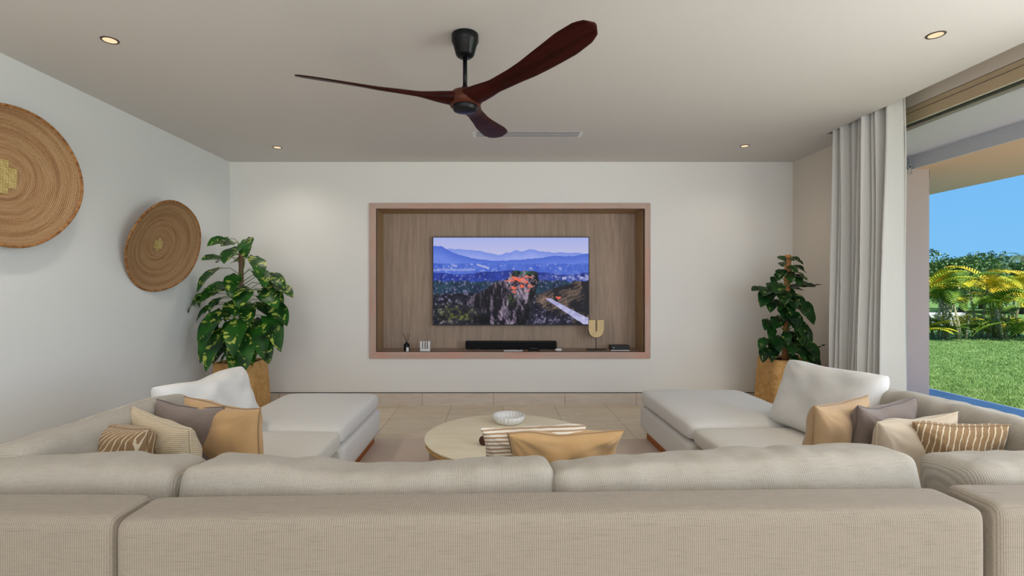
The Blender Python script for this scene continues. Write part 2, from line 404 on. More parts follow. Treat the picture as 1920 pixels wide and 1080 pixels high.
def mat_tile():
    q = NT('travertine_tiles'); v = q.coord(); a = q.noise(q.coord(scale=(1.2, 3, 1)), 2.4, 6, .65, 1.0); b_ = q.noise(v, 40, 3)
    c = q.ramp(a, [(.3, srgb(220, 202, 176)), (.5, srgb(230, 214, 188)), (.7, srgb(236, 222, 200))])
    bk = q.n('ShaderNodeTexBrick'); mp = q.coord(rot=(0, 0, PI/2)); mpn = [n_ for n_ in q.t.nodes if n_.bl_idname == 'ShaderNodeMapping'][-1]
    mpn.inputs['Location'].default_value = (.35, .49, 0)
    q.l(mp, bk.inputs[0]); bk.inputs['Scale'].default_value = 1.0; bk.inputs['Brick Width'].default_value = 1.2; bk.inputs['Row Height'].default_value = .59
    bk.inputs['Mortar Size'].default_value = .004; bk.inputs['Mortar Smooth'].default_value = 0; bk.offset = .37
    bk.inputs['Color1'].default_value = (1, 1, 1, 1); bk.inputs['Color2'].default_value = (.93, .92, .9, 1); bk.inputs['Mortar'].default_value = (.62, .56, .48, 1)
    q.base(q.mix(1.0, c, bk.outputs[0], 'MULTIPLY')); return q.set(.38, .4)
M['tile'] = mat_tile()
def mat_skirt():
    q = NT('travertine_skirting'); a = q.noise(q.coord(scale=(2, 2, 9)), 3, 5, .6, .6)
    c = q.ramp(a, [(.3, srgb(206, 192, 178)), (.7, srgb(220, 208, 194))])
    sp = q.n('ShaderNodeSeparateXYZ'); q.l(q.coord(), sp.inputs[0])
    t_ = q.math('ABSOLUTE', q.math('SUBTRACT', q.math('FRACT', q.math('DIVIDE', q.math('ADD', q.math('ADD', sp.outputs[0], sp.outputs[1]), 10.3), .82)), .5))
    q.base(q.mix(q.ramp(t_, [(.003, (1, 1, 1, 1)), (.006, (0, 0, 0, 1))]), c, srgb(174, 154, 134))); return q.set(.5, .3)
M['skirt'] = mat_skirt()
def mat_rug():
    q = NT('taupe_rug'); v = q.coord(); a = q.noise(v, 350, 2); b_ = q.noise(v, 3, 2)
    q.base(q.mix(.25, q.ramp(a, [(.3, srgb(205, 188, 174)), (.7, srgb(232, 215, 202))]), q.ramp(b_, [(.3, srgb(214, 197, 184)), (.7, srgb(226, 210, 197))]))); q.bump(a, .4, .004); return q.set(.98, .05)
M['rug'] = mat_rug()
def mat_table():
    q = NT('pale_travertine_table'); a = q.noise(q.coord(scale=(1, 4, 1)), 3, 6, .6, .8)
    q.base(q.ramp(a, [(.3, srgb(232, 218, 188)), (.5, srgb(238, 226, 198)), (.7, srgb(242, 232, 208))])); return q.set(.45, .35)
M['table'] = mat_table()
M['table_edge'] = oak('table_wood_edge', srgb(196, 158, 100), 0, con=.15)
M['table_base'] = oak('table_base_wood', srgb(170, 146, 128), 2, con=.2)
def mat_grass():
    q = NT('lawn'); v = q.coord(); a = q.noise(v, 60, 5, .7); b_ = q.noise(q.coord(scale=(.25, 1.1, 1), rot=(0, 0, .5)), 1.5, 3)
    c = q.ramp(a, [(.3, srgb(92, 122, 62)), (.5, srgb(112, 142, 76)), (.7, srgb(138, 160, 98))])
    c = q.mix(q.math('MULTIPLY', b_, .6), c, srgb(96, 128, 64)); q.base(c); q.bump(a, .8, .03); return q.set(.9, .1)
M['lawn'] = mat_grass()
def mat_var(name, cols, scale=6, rough=.6):
    q = NT(name); a = q.noise(q.coord(), scale, 4, .6); n_ = len(cols)
    q.base(q.ramp(a, [(.28+.44*i/(n_-1), c) for i, c in enumerate(cols)])); return q.set(rough, .3)
M['blade'] = mat_var('grass_blades', [srgb(88, 118, 58), srgb(118, 148, 78), srgb(158, 176, 112)], 3)
M['frond'] = mat_var('palm_frond', [srgb(72, 104, 22), srgb(132, 146, 26), srgb(196, 184, 40), srgb(226, 206, 84)], 2.2)
M['frond_y'] = mat_var('palm_frond_yellow', [srgb(140, 146, 30), srgb(206, 186, 40), srgb(226, 168, 40)], 2.0)
M['frond_g'] = mat_var('palm_frond_green', [srgb(50, 84, 24), srgb(92, 124, 34), srgb(136, 154, 48)], 2.0)
M['cane'] = plain('palm_cane', srgb(152, 148, 110), .7, var=.2)
M['tree'] = mat_var('tree_leaves', [srgb(66, 92, 52), srgb(98, 124, 72), srgb(138, 152, 98)], 1.5)
M['tree2'] = mat_var('tree_leaves_bluish', [srgb(64, 92, 66), srgb(90, 118, 84), srgb(124, 144, 106)], 1.5)
M['bark'] = plain('bark', srgb(96, 82, 68), .9, var=.3)
def mat_deck():
    q = NT('slate_deck'); a = q.noise(q.coord(), 3, 4)
    bk = q.n('ShaderNodeTexBrick'); q.l(q.coord(), bk.inputs[0]); bk.inputs['Scale'].default_value = 1; bk.inputs['Brick Width'].default_value = .8; bk.inputs['Row Height'].default_value = .8; bk.offset = 0
    bk.inputs['Mortar Size'].default_value = .004; bk.inputs['Color1'].default_value = (1, 1, 1, 1); bk.inputs['Color2'].default_value = (.95, .95, .95, 1); bk.inputs['Mortar'].default_value = (.7, .7, .7, 1)
    q.base(q.mix(1, q.ramp(a, [(.3, srgb(128, 138, 178)), (.7, srgb(142, 150, 188))]), bk.outputs[0], 'MULTIPLY')); return q.set(.28, .6)  # slate blue deepened to paint in the sky's reflection
M['deck'] = mat_deck()
def mat_glass():
    q = NT('clear_pane'); t = q.n('ShaderNodeBsdfTransparent'); g = q.n('ShaderNodeBsdfGlossy'); g.inputs['Roughness'].default_value = .02
    t.inputs[0].default_value = (.99, .995, .99, 1)
    fr = q.n('ShaderNodeFresnel'); fr.inputs[0].default_value = 1.08
    mx = q.n('ShaderNodeMixShader'); q.l(fr.outputs[0], mx.inputs[0]); q.l(t.outputs[0], mx.inputs[1]); q.l(g.outputs[0], mx.inputs[2]); q.l(mx.outputs[0], q.out.inputs[0]); return q.m
M['glass'] = mat_glass()
M['bounce_slab'] = wall_mat('pale_bounce_slab', srgb(222, 208, 190))
def mat_glow():
    q = NT('lamp_glow'); em = q.n('ShaderNodeEmission'); em.inputs[0].default_value = (1, .74, .46, 1); em.inputs[1].default_value = 1.1; q.l(em.outputs[0], q.out.inputs[0]); return q.m
M['glow'] = mat_glow()

# ------------------------------------------------------------------ room shell
XL, XR, YB, H = -3.04, 3.44, 5.706, 2.80
YR = -3.6; PK = 3.13; PKY = 4.68; OPY = 4.42
struct(box('floor', XL-.15, XR+.16, YR-.15, YB+.15, -.10, 0, M['tile']))
struct(box('wall_left', XL-.15, XL, YR-.15, YB+.6, -.1, 3.2, M['wall_left']))
nx0, nx1, nz0, nz1 = -1.42, 1.80, .545, 2.32
b = MB(); b.box(XL, nx0, YB, YB+.45, -.1, 3.2); b.box(nx1, XR+.15, YB, YB+.45, -.1, 3.2); b.box(nx0, nx1, YB, YB+.45, -.1, nz0); b.box(nx0, nx1, YB, YB+.45, nz1, 3.2)
b.box(nx0, nx1, YB+.41, YB+.45, nz0, nz1)
struct(b.build('wall_back', M['wall_back']))
b = MB(); b.box(XR, XR+.15, OPY, YB, -.1, 3.2); b.box(XR, XR+.15, YR, OPY, 2.845, 3.2); b.box(XR, XR+.15, YR, -1.6, -.1, 2.845)
struct(b.build('wall_right', M['wall_right']))
# rear wall with its wide window opening
b = MB(); b.box(XL, -2.7, YR-.15, YR, -.1, 3.2); b.box(3.1, XR+.15, YR-.15, YR, -.1, 3.2); b.box(-2.7, 3.1, YR-.15, YR, 2.7, 3.2); b.box(-2.7, 3.1, YR-.15, YR, -.1, .35)
struct(b.build('wall_rear', M['wall_back']))
b = MB(); b.box(XL, PK, YR, YB, H, 3.1); b.box(PK, XR, PKY, YB, H, 3.1); b.box(PK, XR, YR, PKY, 3.02, 3.1)
struct(b.build('ceiling', M['ceiling']))
struct(box('baseboard_back', XL, XR, YB-.012, YB, 0, .142, M['skirt']))
struct(box('shadow_gap_strip', XL, XR, YB-.004, YB+.001, .142, .150, M['gasket']))  # dark strip standing in for the shade of a recessed gap
struct(box('baseboard_left', XL, XL+.012, YR, YB-.013, 0, .142, M['skirt']))
struct(box('baseboard_right', XR-.012, XR, OPY, YB-.013, 0, .142, M['skirt']))

# sliding garden door: head rail, pale gasket, far jamb, pane
dr = empty('door_1', (XR+.03, 0, 0)); tag(dr, kind='structure')
def dpart(n, x0, x1, y0, y1, z0, z1, m): return box(n, x0-XR-.03, x1-XR-.03, y0, y1, z0, z1, m, dr, bevel=.002)
dpart('head_rail', XR+.0, XR+.12, -1.6, OPY, 2.72, 2.84, M['frame_beige'])
dpart('groove', XR-.003, XR+.001, -1.6, OPY, 2.795, 2.799, M['gasket'])
dpart('gasket', XR+.0, XR+.05, -1.6, OPY-.005, 2.706, 2.719, M['frame_light'])
dpart('gasket', XR+.0, XR+.05, -1.6, OPY-.005, 2.698, 2.705, M['gasket'])
dpart('jamb', XR+.01, XR+.11, OPY-.05, OPY-.001, .02, 2.696, M['frame_beige'])
dpart('jamb', XR+.01, XR+.11, -1.6, -1.55, .02, 2.696, M['frame_beige'])
dpart('sill', XR+.0, XR+.14, -1.6, OPY, 0.0, .018, M['frame_beige'])
dpart('pane', XR+.075, XR+.083, -1.54, OPY-.052, .02, 2.696, M['glass'])

# ------------------------------------------------------------------ outside of the house
struct(box('terrace_deck', XR+.16, 6.05, 4.75, 40, -.14, -.04, M['deck']))
struct(box('terrace_bounce_slab', XR+.16, 6.05, -8, 4.748, -.14, -.04, M['bounce_slab']))  # unseen pale slab, added to bounce sun onto soffit and into room
struct(box('trim_2', XR+.15, 4.30, 2.9, 16, 2.70, 3.3, M['beam']))  # roof stops short out of view so sun reaches the pale slab
b = MB(); b.box(4.30, 5.69, 2.9, 16, 2.567, 3.3)
struct(b.build('trim_3', M['soffit']))
struct(box('trim_5', XR+.121, XR+.149, 2.9, OPY, 2.70, 2.84, M['beam']))
struct(box('trim_4', 4.285, 4.299, 2.9, 16, 2.567, 2.70, M['beam']))
struct(box('wall_exterior', XR+.16, 4.45, 5.07, 5.6, -.14, 2.566, M['ext']))
struct(box('garden_ground', 6.05, 160, -40, 200, -.2, -.075, M['lawn']))
br = box('wall_bracket', -.012, .0, -.04, .04, -.045, .045, M['gasket'], bevel=.002)
br.location = px(1743, 325, 5.05); br.location.x = 4.464; br.location.y = 5.12
tag(br, 'small dark bracket high on the outer edge of the terrace pillar', 'bracket')
hk = empty('hanging_hook', px(1703, 316, 5.02)); hk.location.z = 2.567 if hk.location.x > 4.3 else 2.70
hk.location.x = 4.21
tag(hk, 'small twisted metal hook hanging under the terrace beam in front of the pillar', 'hook')
def ring(c, r, n=14, ax='y'): return [Vector((c[0]+r*math.cos(2*PI*k/n), c[1], c[2]+r*1.3*math.sin(2*PI*k/n))) for k in range(n+1)]
MB().tube([(0, 0, 0), (0, 0, -.095)], .002, 6).build('wire', M['silver'], hk)
MB().tube(ring((0, 0, -.12), .018), .0035, 6).build('link', M['silver'], hk, smooth=True)
MB().tube(ring((0, 0, -.172), .022), .0035, 6).build('link', M['silver'], hk, smooth=True)

# ------------------------------------------------------------------ niche
ni = empty('wall_niche', (0, YB, 0)); tag(ni, 'limed oak wall niche with a pinkish frame around the television', 'niche')
def npart(n, x0, x1, y0, y1, z0, z1, m, bv=.002): return box(n, x0, x1, y0, y1, z0, z1, m, ni, bevel=bv, smooth=False)
ox0, ox1, oz0, oz1 = -1.43, 1.79, .54, 2.325; ix0, ix1, iz0, iz1 = -1.352, 1.732, .615, 2.26
def miter(name, pts, m):
    mb = MB(); vs = [(p[0], -.022, p[1]) for p in pts]+[(p[0], .03, p[1]) for p in pts]
    mb.add(vs, [(0, 1, 2, 3), (7, 6, 5, 4), (0, 4, 5, 1), (1, 5, 6, 2), (2, 6, 7, 3), (3, 7, 4, 0)])
    mb.build(name, m, ni, bevel=.0025)
miter('frame_rail', [(ox0, oz0), (ox1, oz0), (ix1, iz0), (ix0, iz0)], M['niche_frame'])
miter('frame_rail', [(ox0, oz1), (ix0, iz1), (ix1, iz1), (ox1, oz1)], M['niche_frame'])
miter('frame_stile', [(ox0, oz0), (ix0, iz0), (ix0, iz1), (ox0, oz1)], M['niche_frame_v'])
miter('frame_stile', [(ox1, oz0), (ox1, oz1), (ix1, iz1), (ix1, iz0)], M['niche_frame_v'])
npart('back_panel', ix0-.01, ix1+.01, .375, .395, iz0-.01, iz1+.01, M['niche_back'], 0)
npart('side_panel', ix0-.02, ix0, .0, .374, iz0-.01, iz1+.01, M['niche_side'], 0)
npart('side_panel', ix1, ix1+.02, .0, .374, iz0-.01, iz1+.01, M['niche_side'], 0)
npart('top_panel', ix0, ix1, .0, .374, iz1, iz1+.018, M['niche_side'], 0)
npart('shelf', ix0, ix1, .0, .374, iz0-.02, iz0, M['niche_shelf'], 0)

# ------------------------------------------------------------------ television
TX0, TX1, TZ0, TZ1, TY = -.744, 1.158, .897, 1.971, 6.02
tv = empty('television', ((TX0+TX1)/2, TY, TZ0)); tag(tv, 'wide flat television showing a rocky hilltop village above blue valleys', 'television')
tw, th = TX1-TX0, TZ1-TZ0
box('casing', -tw/2, tw/2, .003, .035, 0, th, M['black'], tv, bevel=.003)
box('wall_mount', -.25, .25, .035, .060, th*.3, th*.7, M['black'], tv)
mb = MB(); fw = .012
mb.box(-tw/2, tw/2, -.003, .004, 0, fw); mb.box(-tw/2, tw/2, -.003, .004, th-.009, th); mb.box(-tw/2, -tw/2+.009, -.003, .004, fw, th-.009); mb.box(tw/2-.009, tw/2, -.003, .004, fw, th-.009)
mb.build('bezel', M['black'], tv)
def tv_image(W, Hh):
    rng = np.random.RandomState(5)
    def vn(gx, gy, seed):
        r = np.random.RandomState(seed); g = r.rand(gy+2, gx+2)
        xx = np.linspace(0, gx, W, endpoint=False)[None, :].repeat(Hh, 0); yy = np.linspace(0, gy, Hh, endpoint=False)[:, None].repeat(W, 1)
        xi = xx.astype(int); yi = yy.astype(int); fx = xx-xi; fy = yy-yi; fx = fx*fx*(3-2*fx); fy = fy*fy*(3-2*fy)
        return (g[yi, xi]*(1-fx)+g[yi, xi+1]*fx)*(1-fy)+(g[yi+1, xi]*(1-fx)+g[yi+1, xi+1]*fx)*fy
    def fb(gx, gy, seed, o=4):
        s_ = 0; a = 1; t = 0
        for k in range(o): s_ = s_+a*vn(gx*2**k, gy*2**k, seed+k); t += a; a *= .6
        return s_/t
    X = np.linspace(0, 1, W)[None, :].repeat(Hh, 0); Y = np.linspace(0, 1, Hh)[:, None].repeat(W, 1)   # Y down
    C = lambda r, g, b_: np.array([r, g, b_], float)
    def lerp(a, b_, t): t = np.clip(t, 0, 1)[..., None]; return a*(1-t)+b_*t
    img = lerp(C(168, 178, 232), C(196, 194, 226), Y/.25)
    n1 = fb(6, 4, 1); n2 = fb(24, 14, 9); n3 = fb(60, 34, 20, 3); n4 = fb(110, 50, 33, 2)
    def ridge(pts, rough=.006, sd=0):
        xs = [p[0] for p in pts]; ys = [p[1] for p in pts]
        row = fb(30, 1, 40+sd)[0]
        return (np.interp(np.linspace(0, 1, W), xs, ys)+(row-.5)*rough*4)[None, :]
    r1 = ridge([(0, .19), (.1, .13), (.3, .15), (.42, .20), (.5, .17), (.53, .145), (.57, .165), (.62, .13), (.68, .16), (.8, .17), (1, .18)])
    img = np.where((Y > r1)[..., None], lerp(C(118, 142, 224), C(150, 164, 232), (Y-r1)/.08), img)
    r2 = ridge([(0, .10), (.05, .10), (.12, .17), (.25, .24), (.4, .27), (.55, .26), (.7, .23), (.78, .205), (.86, .22), (1, .19)], .004, 3)
    img = np.where((Y > r2)[..., None], lerp(C(72, 104, 204), C(106, 132, 222), (Y-r2)/.12), img)
    v = Y > .30+.05*(n1-.5)
    val = lerp(C(52, 84, 190), C(90, 120, 212), n2*1.4-.2); val = lerp(val, C(150, 160, 220), (n3-.62)*7)
    img = np.where(v[..., None], val, img)
    f = .375; band = np.exp(-((Y-.372-.02*(n1-.5))/.012)**2)*((X < .27))*.6
    img = lerp(img, C(186, 186, 222), band)
    riv = np.exp(-((Y-(.31+(X-.28)*.55))/.010)**2)*((X > .28)&(X < .36)); img = lerp(img, C(200, 196, 226), riv*.9)
    # nearer plain, dark forest blue with specks
    d = Y > .40+.06*(n1-.5)+.02*np.sin(X*9)
    pl = lerp(C(20, 34, 120), C(44, 70, 170), n2*1.5-.25); pl = lerp(pl, C(130, 136, 190), (n4-.66)*6)
    img = np.where(d[..., None], pl, img)
    rb = np.clip((X-.66)*6, 0, 1)*np.exp(-((Y-.46-.03*(n2-.5))/.035)**2); img = lerp(img, C(178, 178, 214), rb*np.clip((n3-.35)*4, 0, 1))
    g_ = Y > .50+.05*(n2-.5); gr = lerp(C(12, 30, 58), C(36, 70, 84), n2*1.6-.3); gr = lerp(gr, C(120, 118, 156), (n4-.58)*5)
    img = np.where(g_[..., None], gr, img)
    dk = Y > .64+.06*(n1-.5); bd = lerp(C(8, 9, 22), C(40, 40, 58), n2*2.2-.6); bd = lerp(bd, C(128, 118, 146), (n3-.56)*4.5)
    img = np.where(dk[..., None], bd, img)
    ol = np.exp(-(((X-.15)/.12)**2+((Y-.88)/.09)**2)); img = lerp(img, C(96, 100, 34), ol*np.clip((n3-.3)*3, 0, 1))
    img = img*(1-np.clip(np.exp(-(((X-.35)/.08)**2+((Y-.95)/.07)**2))*1.1, 0, .9))[..., None]
    # right hillside, terraces
    hr = Y > .50+.75*np.clip(.93-X, 0, 1)*.8+.03*(n2-.5)
    hr &= X > .66
    th_ = lerp(C(30, 26, 30), C(120, 98, 84), n2*1.9-.45); th_ = lerp(th_, C(176, 156, 134), (np.sin((Y*1.2+X*1.1+n1*.12)*120)-.88)*5)
    th_ = lerp(th_, C(24, 22, 30), (fb(14, 9, 91)-.47)*9); hr &= (Y < .80+.3*(X-.66)+.2*(n1-.5)) | (X > .9); img = np.where(hr[..., None], th_, img)
    # rock: left spur then main tower
    X0, Y0 = X, Y; X = X+.035*(n2-.5)+.02*(n3-.5); Y = Y+.05*(n2-.5)+.03*(n3-.5)
    sp = (Y > .72-1.1*(X-.22)+.05*(n2-.5))&(X > .20)&(X < .50)&(Y > .48+.04*n2)&(Y < .80+.9*(X-.25)+.1*(n1-.5))
    rk = fb(40, 8, 70, 4); st = np.clip(np.sin((X*1.0-Y*.25+.05*n2)*190+6*n1), -1, 1)
    rock = lerp(C(14, 10, 20), C(142, 126, 146), (rk-.36)*3.2+.25*st*(rk > .4)); rock = lerp(rock, C(186, 176, 190), (n4*.5+rk*.5-.62)*5)
    img = np.where(sp[..., None], rock*.75, img)
    lf = .47-.105*np.clip((Y-.40)/.6, 0, 1)**.8-.02*(n2-.5); rt = .675+.015*(n2-.5)-.07*np.clip((Y-.55)/.45, 0, 1)
    tower = (X > lf)&(X < rt)&(Y > .385+.9*np.clip(np.abs(X-.585)-.075, 0, 1)**1.0*2.4+.01*(n3-.5))
    img = np.where(tower[..., None], rock, img)
    sh = tower&(X > .645-.12*np.clip((Y-.6)/.4, 0, 1)-.02*(n2-.5)); img = np.where(sh[..., None], img*.28, img)
    top = np.exp(-(((X-.57)/.07)**2+((Y-.41)/.03)**2)); img = lerp(img, C(40, 104, 56), top*1.1*(tower)*np.clip((n3-.3)*3, 0, 1))
    for (cx, cy, rx, ry) in [(.50, .50, .020, .016), (.53, .47, .02, .02), (.565, .48, .03, .028), (.60, .455, .02, .016), (.585, .51, .028, .018), (.52, .58, .018, .018), (.57, .56, .018, .014), (.62, .55, .016, .014), (.605, .60, .013, .010), (.63, .46, .012, .012), (.515, .625, .014, .014), (.735, .70, .009, .014), (.805, .69, .015, .018), (.48, .505, .012, .01)]:
        m_ = (np.abs(X-cx)/rx)**2+(np.abs(Y-cy)/ry)**2+(n4-.5)*2.4 < .8
        img = np.where(m_[..., None], lerp(C(214, 78, 58), C(252, 134, 96), n4), img)
    hd = (n4 > .60)&(((X-.57)/.10)**2+((Y-.53)/.10)**2 < 1)&tower; img = np.where(hd[..., None], img*.5+C(96, 80, 84), img)
    gg = np.exp(-(((X-.51)/.03)**2+((Y-.72)/.06)**2)); img = lerp(img, C(66, 80, 40), gg*np.clip((n3-.4)*4, 0, 1)*tower)
    X, Y = X0, Y0
    # pale quarry road
    rx = .735+(Y-.70)*.95; rd = (np.abs(X-rx-.012*(n2-.5)) < .018+.05*np.clip((Y-.70)*2.2, 0, 1))&(Y > .70)&(X > .70)
    img = np.where(rd[..., None], lerp(C(150, 150, 196), C(196, 194, 228), n3*1.6-.3), img)
    return np.clip(img, 0, 255)/255
W_, H_ = 384, 216
im = tv_image(W_, H_); lin = np.where(im <= .04045, im/12.92, ((im+.055)/1.055)**2.4)
sx0, sx1, sz0, sz1 = -tw/2+.008, tw/2-.008, .011, th-.008
gx, gz = np.meshgrid(np.linspace(sx0, sx1, W_), np.linspace(sz1, sz0, H_))
V = np.stack([gx, np.zeros_like(gx)+.001, gz], -1).reshape(-1, 3)
I = np.arange(W_*H_).reshape(H_, W_); Fq = np.stack([I[1:, :-1], I[1:, 1:], I[:-1, 1:], I[:-1, :-1]], -1).reshape(-1, 4)
me = bpy.data.meshes.new('screen'); me.from_pydata(V.tolist(), [], Fq.tolist()); me.update()
ca = me.color_attributes.new('picture', 'FLOAT_COLOR', 'POINT')
ca.data.foreach_set('color', np.concatenate([lin.reshape(-1, 3), np.ones((W_*H_, 1))], 1).astype(np.float32).ravel())
q = NT('tv_picture'); at = q.n('ShaderNodeAttribute', attribute_name='picture'); q.base((.005, .005, .006, 1)); q.l(at.outputs['Color'], q.b.inputs['Emission Color']); q.b.inputs['Emission Strength'].default_value = .95
q.set(.35, .15); link('screen', me, q.m, tv)

# ------------------------------------------------------------------ things on the niche shelf
SH = .615
def at(u, d): return (u-U0)*d/F
o = empty('reed_diffuser', (at(762.5, 5.78), 5.78, SH)); tag(o, 'small black reed diffuser with white label at the left end of the niche shelf', 'diffuser')
MB().lathe([(.0, 0), (.030, 0), (.034, .004), (.034, .078), (.028, .088), (.014, .092), (.014, .104), (.0, .104)], 20).build('bottle', M['black_gloss'], o, smooth=True, auto=True)
box('paper_label', .002, .030, -.0355, -.0345, .0, .048, M['white_p'], o)
for dx, dy, a in ((-.02, .0, .24), (.004, .01, -.05), (.018, -.01, -.30), (-.03, .01, .32)):
    MB().tube([(0, 0, .095), (-math.sin(a)*.14, dy, .095+math.cos(a)*.115)], .0022, 5).build('reed', M['black'], o)
o = empty('slotted_ornament', (at(797.5, 5.78), 5.78, SH)); tag(o, 'small white slotted block ornament on the niche shelf beside the reed diffuser', 'ornament')
mb = MB(); mb.box(-.058, .058, -.03, .03, 0, .03)
mb.build('base', M['ceramic'], o, bevel=.003)
for k, (a, c) in enumerate(((-.058, -.034), (-.022, -.006), (.008, .020), (.034, .058))):
    box('prong', a, c, -.03, .03, .0302, .118, M['ceramic'], o, bevel=.003)
o = empty('soundbar', (at(958, 5.98), 5.96, SH)); tag(o, 'long black soundbar on the niche shelf under the television', 'soundbar')
box('body', -.545, .545, -.045, .045, .008, .100, M['black'], o, bevel=.01, smooth=True, seg=3)
box('grille', -.535, .535, -.048, -.044, .016, .092, M['black_cloth'], o, bevel=.001)
for sx_ in (-.4, .4): box('foot', sx_-.03, sx_+.03, -.03, .03, 0, .009, M['black'], o)
o = empty('remote_tray', (at(962, 5.76), 5.765, SH)); tag(o, 'flat silver tray in front of the soundbar on the niche shelf', 'tray')
box('tray', -.11, .11, -.045, .045, 0, .018, M['silver'], o, bevel=.004)
box('dark_button', .058, .085, -.03, .01, .0181, .028, M['black'], o, bevel=.003); box('dark_button', -.085, -.065, -.03, .0, .0181, .022, M['black'], o, bevel=.002)
def gamepad(name, u, d, m, m2, label):
    o = empty(name, (at(u, d), d, SH)); tag(o, label, 'controller')
    mb = MB(); mb.tube([(-.045, -.01, .022), (-.02, .005, .026), (.02, .005, .026), (.045, -.01, .022)], [.016, .021, .021, .016], 12)
    mb.build('body', m, o, smooth=True)
    for s_ in (-1, 1):
        MB().tube([(s_*.044, -.006, .024), (s_*.052, -.025, .016), (s_*.056, -.042, .012)], [.017, .015, .009], 10).build('grip', m, o, smooth=True)
        MB().lathe([(.0, 0), (.006, 0), (.006, .006), (.009, .008), (.0, .010)], 12, (s_*.018, -.008, .044)).build('thumbstick', m2, o, smooth=True)
gamepad('game_controller', 1000.5, 5.79, M['black'], M['black_gloss'], 'small black game controller in front of the soundbar')
o2 = empty('small_device', (at(1047, 5.80), 5.80, SH)); tag(o2, 'tiny white rounded gadget at the right end of the soundbar', 'gadget')
mb = soft_box(.068, .05, .026, .011, (8, 8, 4), .004, 0); soft_obj('body', mb, M['white_p'], o2)
box('front_slot', -.02, .02, -.028, -.0255, .008, .014, M['black'], o2)
# U sculpture
UX, UY = at(1117.5, 5.87), 5.87
o = empty('arch_sculpture', (UX, UY, SH)); tag(o, 'beige slotted stone half disc sculpture on a thin black stand, right of the television', 'sculpture')
box('base_plate', -.112, .112, -.045, .045, 0, .012, M['black'], o, bevel=.002)
MB().tube([(0, 0, .012), (0, 0, .150)], .0045, 8).build('rod', M['black'], o)
def uprof(r, hgt, n=20): return [(r*math.cos(PI+PI*k/n), r*math.sin(PI+PI*k/n)) for k in range(n+1)]+[(r, hgt)]
R_ = .088; c0 = .150+R_; Hs = .118; pts = [(-R_, Hs)]+uprof(R_, Hs)+[(.011, Hs), (.011, -.01), (0, -.022), (-.011, -.01), (-.011, Hs)]
bm = bmesh.new(); vv = [bm.verts.new((p[0], -.018, c0+p[1])) for p in pts]; f_ = bm.faces.new(vv)
r_ = bmesh.ops.extrude_face_region(bm, geom=[f_]); bmesh.ops.translate(bm, vec=(0, .036, 0), verts=[v for v in r_['geom'] if isinstance(v, bmesh.types.BMVert)])
bmesh.ops.recalc_face_normals(bm, faces=bm.faces); me = bpy.data.meshes.new('stone'); bm.to_mesh(me); bm.free()
link('stone', me, plain('cream_stone', srgb(226, 200, 152), .8, .2, var=.06, scale=14), o)
MB().tube([(R_*1.05*math.cos(a), 0, c0+R_*1.05*math.sin(a)) for a in [PI+PI*k/16 for k in range(17)]], .0035, 6).build('cradle', M['black'], o, smooth=True)
o = empty('media_player', (at(1162.5, 5.84), 5.88, SH)); tag(o, 'small black media player box at the right end of the niche shelf', 'media player')
box('case', -.11, .11, -.06, .06, .008, .060, M['black'], o, bevel=.004)
box('front_edge', -.11, .11, -.062, -.058, .000, .008, M['silver'], o); box('power_light', -.085, -.075, -.0625, -.0615, .03, .038, M['white_p'], o)

# ------------------------------------------------------------------ ceiling fittings
k = 0
names = ['recessed ceiling downlight, front left above the large basket', 'recessed ceiling downlight, front right near the garden door', 'recessed ceiling downlight, far left near the back wall', 'recessed ceiling downlight, far right near the plant corner']
for (lx, ly) in ((-2.245, 2.90), (2.53, 2.84), (-2.23, 5.11), (2.56, 5.06)):
    o = empty('downlight', (lx, ly, H)); tag(o, names[k], 'downlight', 'recessed ceiling downlights')
    MB().lathe([(.036, -.003), (.044, -.005), (.047, -.002), (.047, .0)], 28, cap=False).build('trim_ring', plain('bronze_ring%d' % k, srgb(70, 52, 38), .4, .5), o, smooth=True)
    bm_ = MB(); bm_.lathe([(.0, -.002), (.036, -.003)], 28); bm_.build('lens', M['glow'], o)
    lamp('downlight_or_fill', 'SPOT', (lx, ly, H-.03), (34, 20, 19, 10)[k], (1, .90, .78), spot_size=2.6, spot_blend=1.0, shadow_soft_size=.10)
    k += 1
o = empty('ceiling_vent', (at(989, 4.68), 4.68, H)); tag(o, 'white linear air conditioning vent with dark slots in the ceiling', 'vent')
vx = .515; sl = [-.060, -.020, .020, .060]
for i in range(5):
    y0 = -.085 if i == 0 else sl[i-1]+.011; y1 = .085 if i == 4 else sl[i]-.011
    box('slat', -vx, vx, y0, y1, -.0016, -.0006, M['white_p'], o)
box('slot_backing', -vx+.03, vx-.03, -.08, .08, -.0004, -.0001, M['black'], o)
for s_ in (-1, 1): box('end_cap', s_*vx-.03 if s_ > 0 else -vx, vx if s_ > 0 else -vx+.03, -.085, .085, -.0020, -.0007, M['white_p'], o)

# ceiling fan
FX, FY = -.165, 2.84
fan = empty('ceiling_fan', (FX, FY, H)); tag(fan, 'dark reddish wood three bladed ceiling fan on a black rod', 'ceiling fan')
MB().lathe([(.0, 0), (.072, 0), (.077, -.004), (.077, -.042), (.072, -.050), (.069, -.055), (.052, -.118), (.040, -.128), (.0, -.128)][::-1], 40).build('canopy', M['black_gloss'], fan, smooth=True, auto=True)
MB().tube([(0, 0, -.125), (0, 0, -.31)], .0125, 16).build('rod', M['black_gloss'], fan, smooth=True)
MB().lathe([(.0, -.295), (.016, -.295), (.026, -.318), (.026, -.325), (.0, -.325)][::-1], 24).build('collar', M['black_gloss'], fan, smooth=True, auto=True)
HZ = -.375
MB().lathe([(.0, .055), (.04, .055), (.075, .045), (.095, .02), (.098, -.01), (.085, -.035), (.0, -.035)][::-1], 40, (0, 0, HZ)).build('hub', M['fan_hub'], fan, smooth=True)
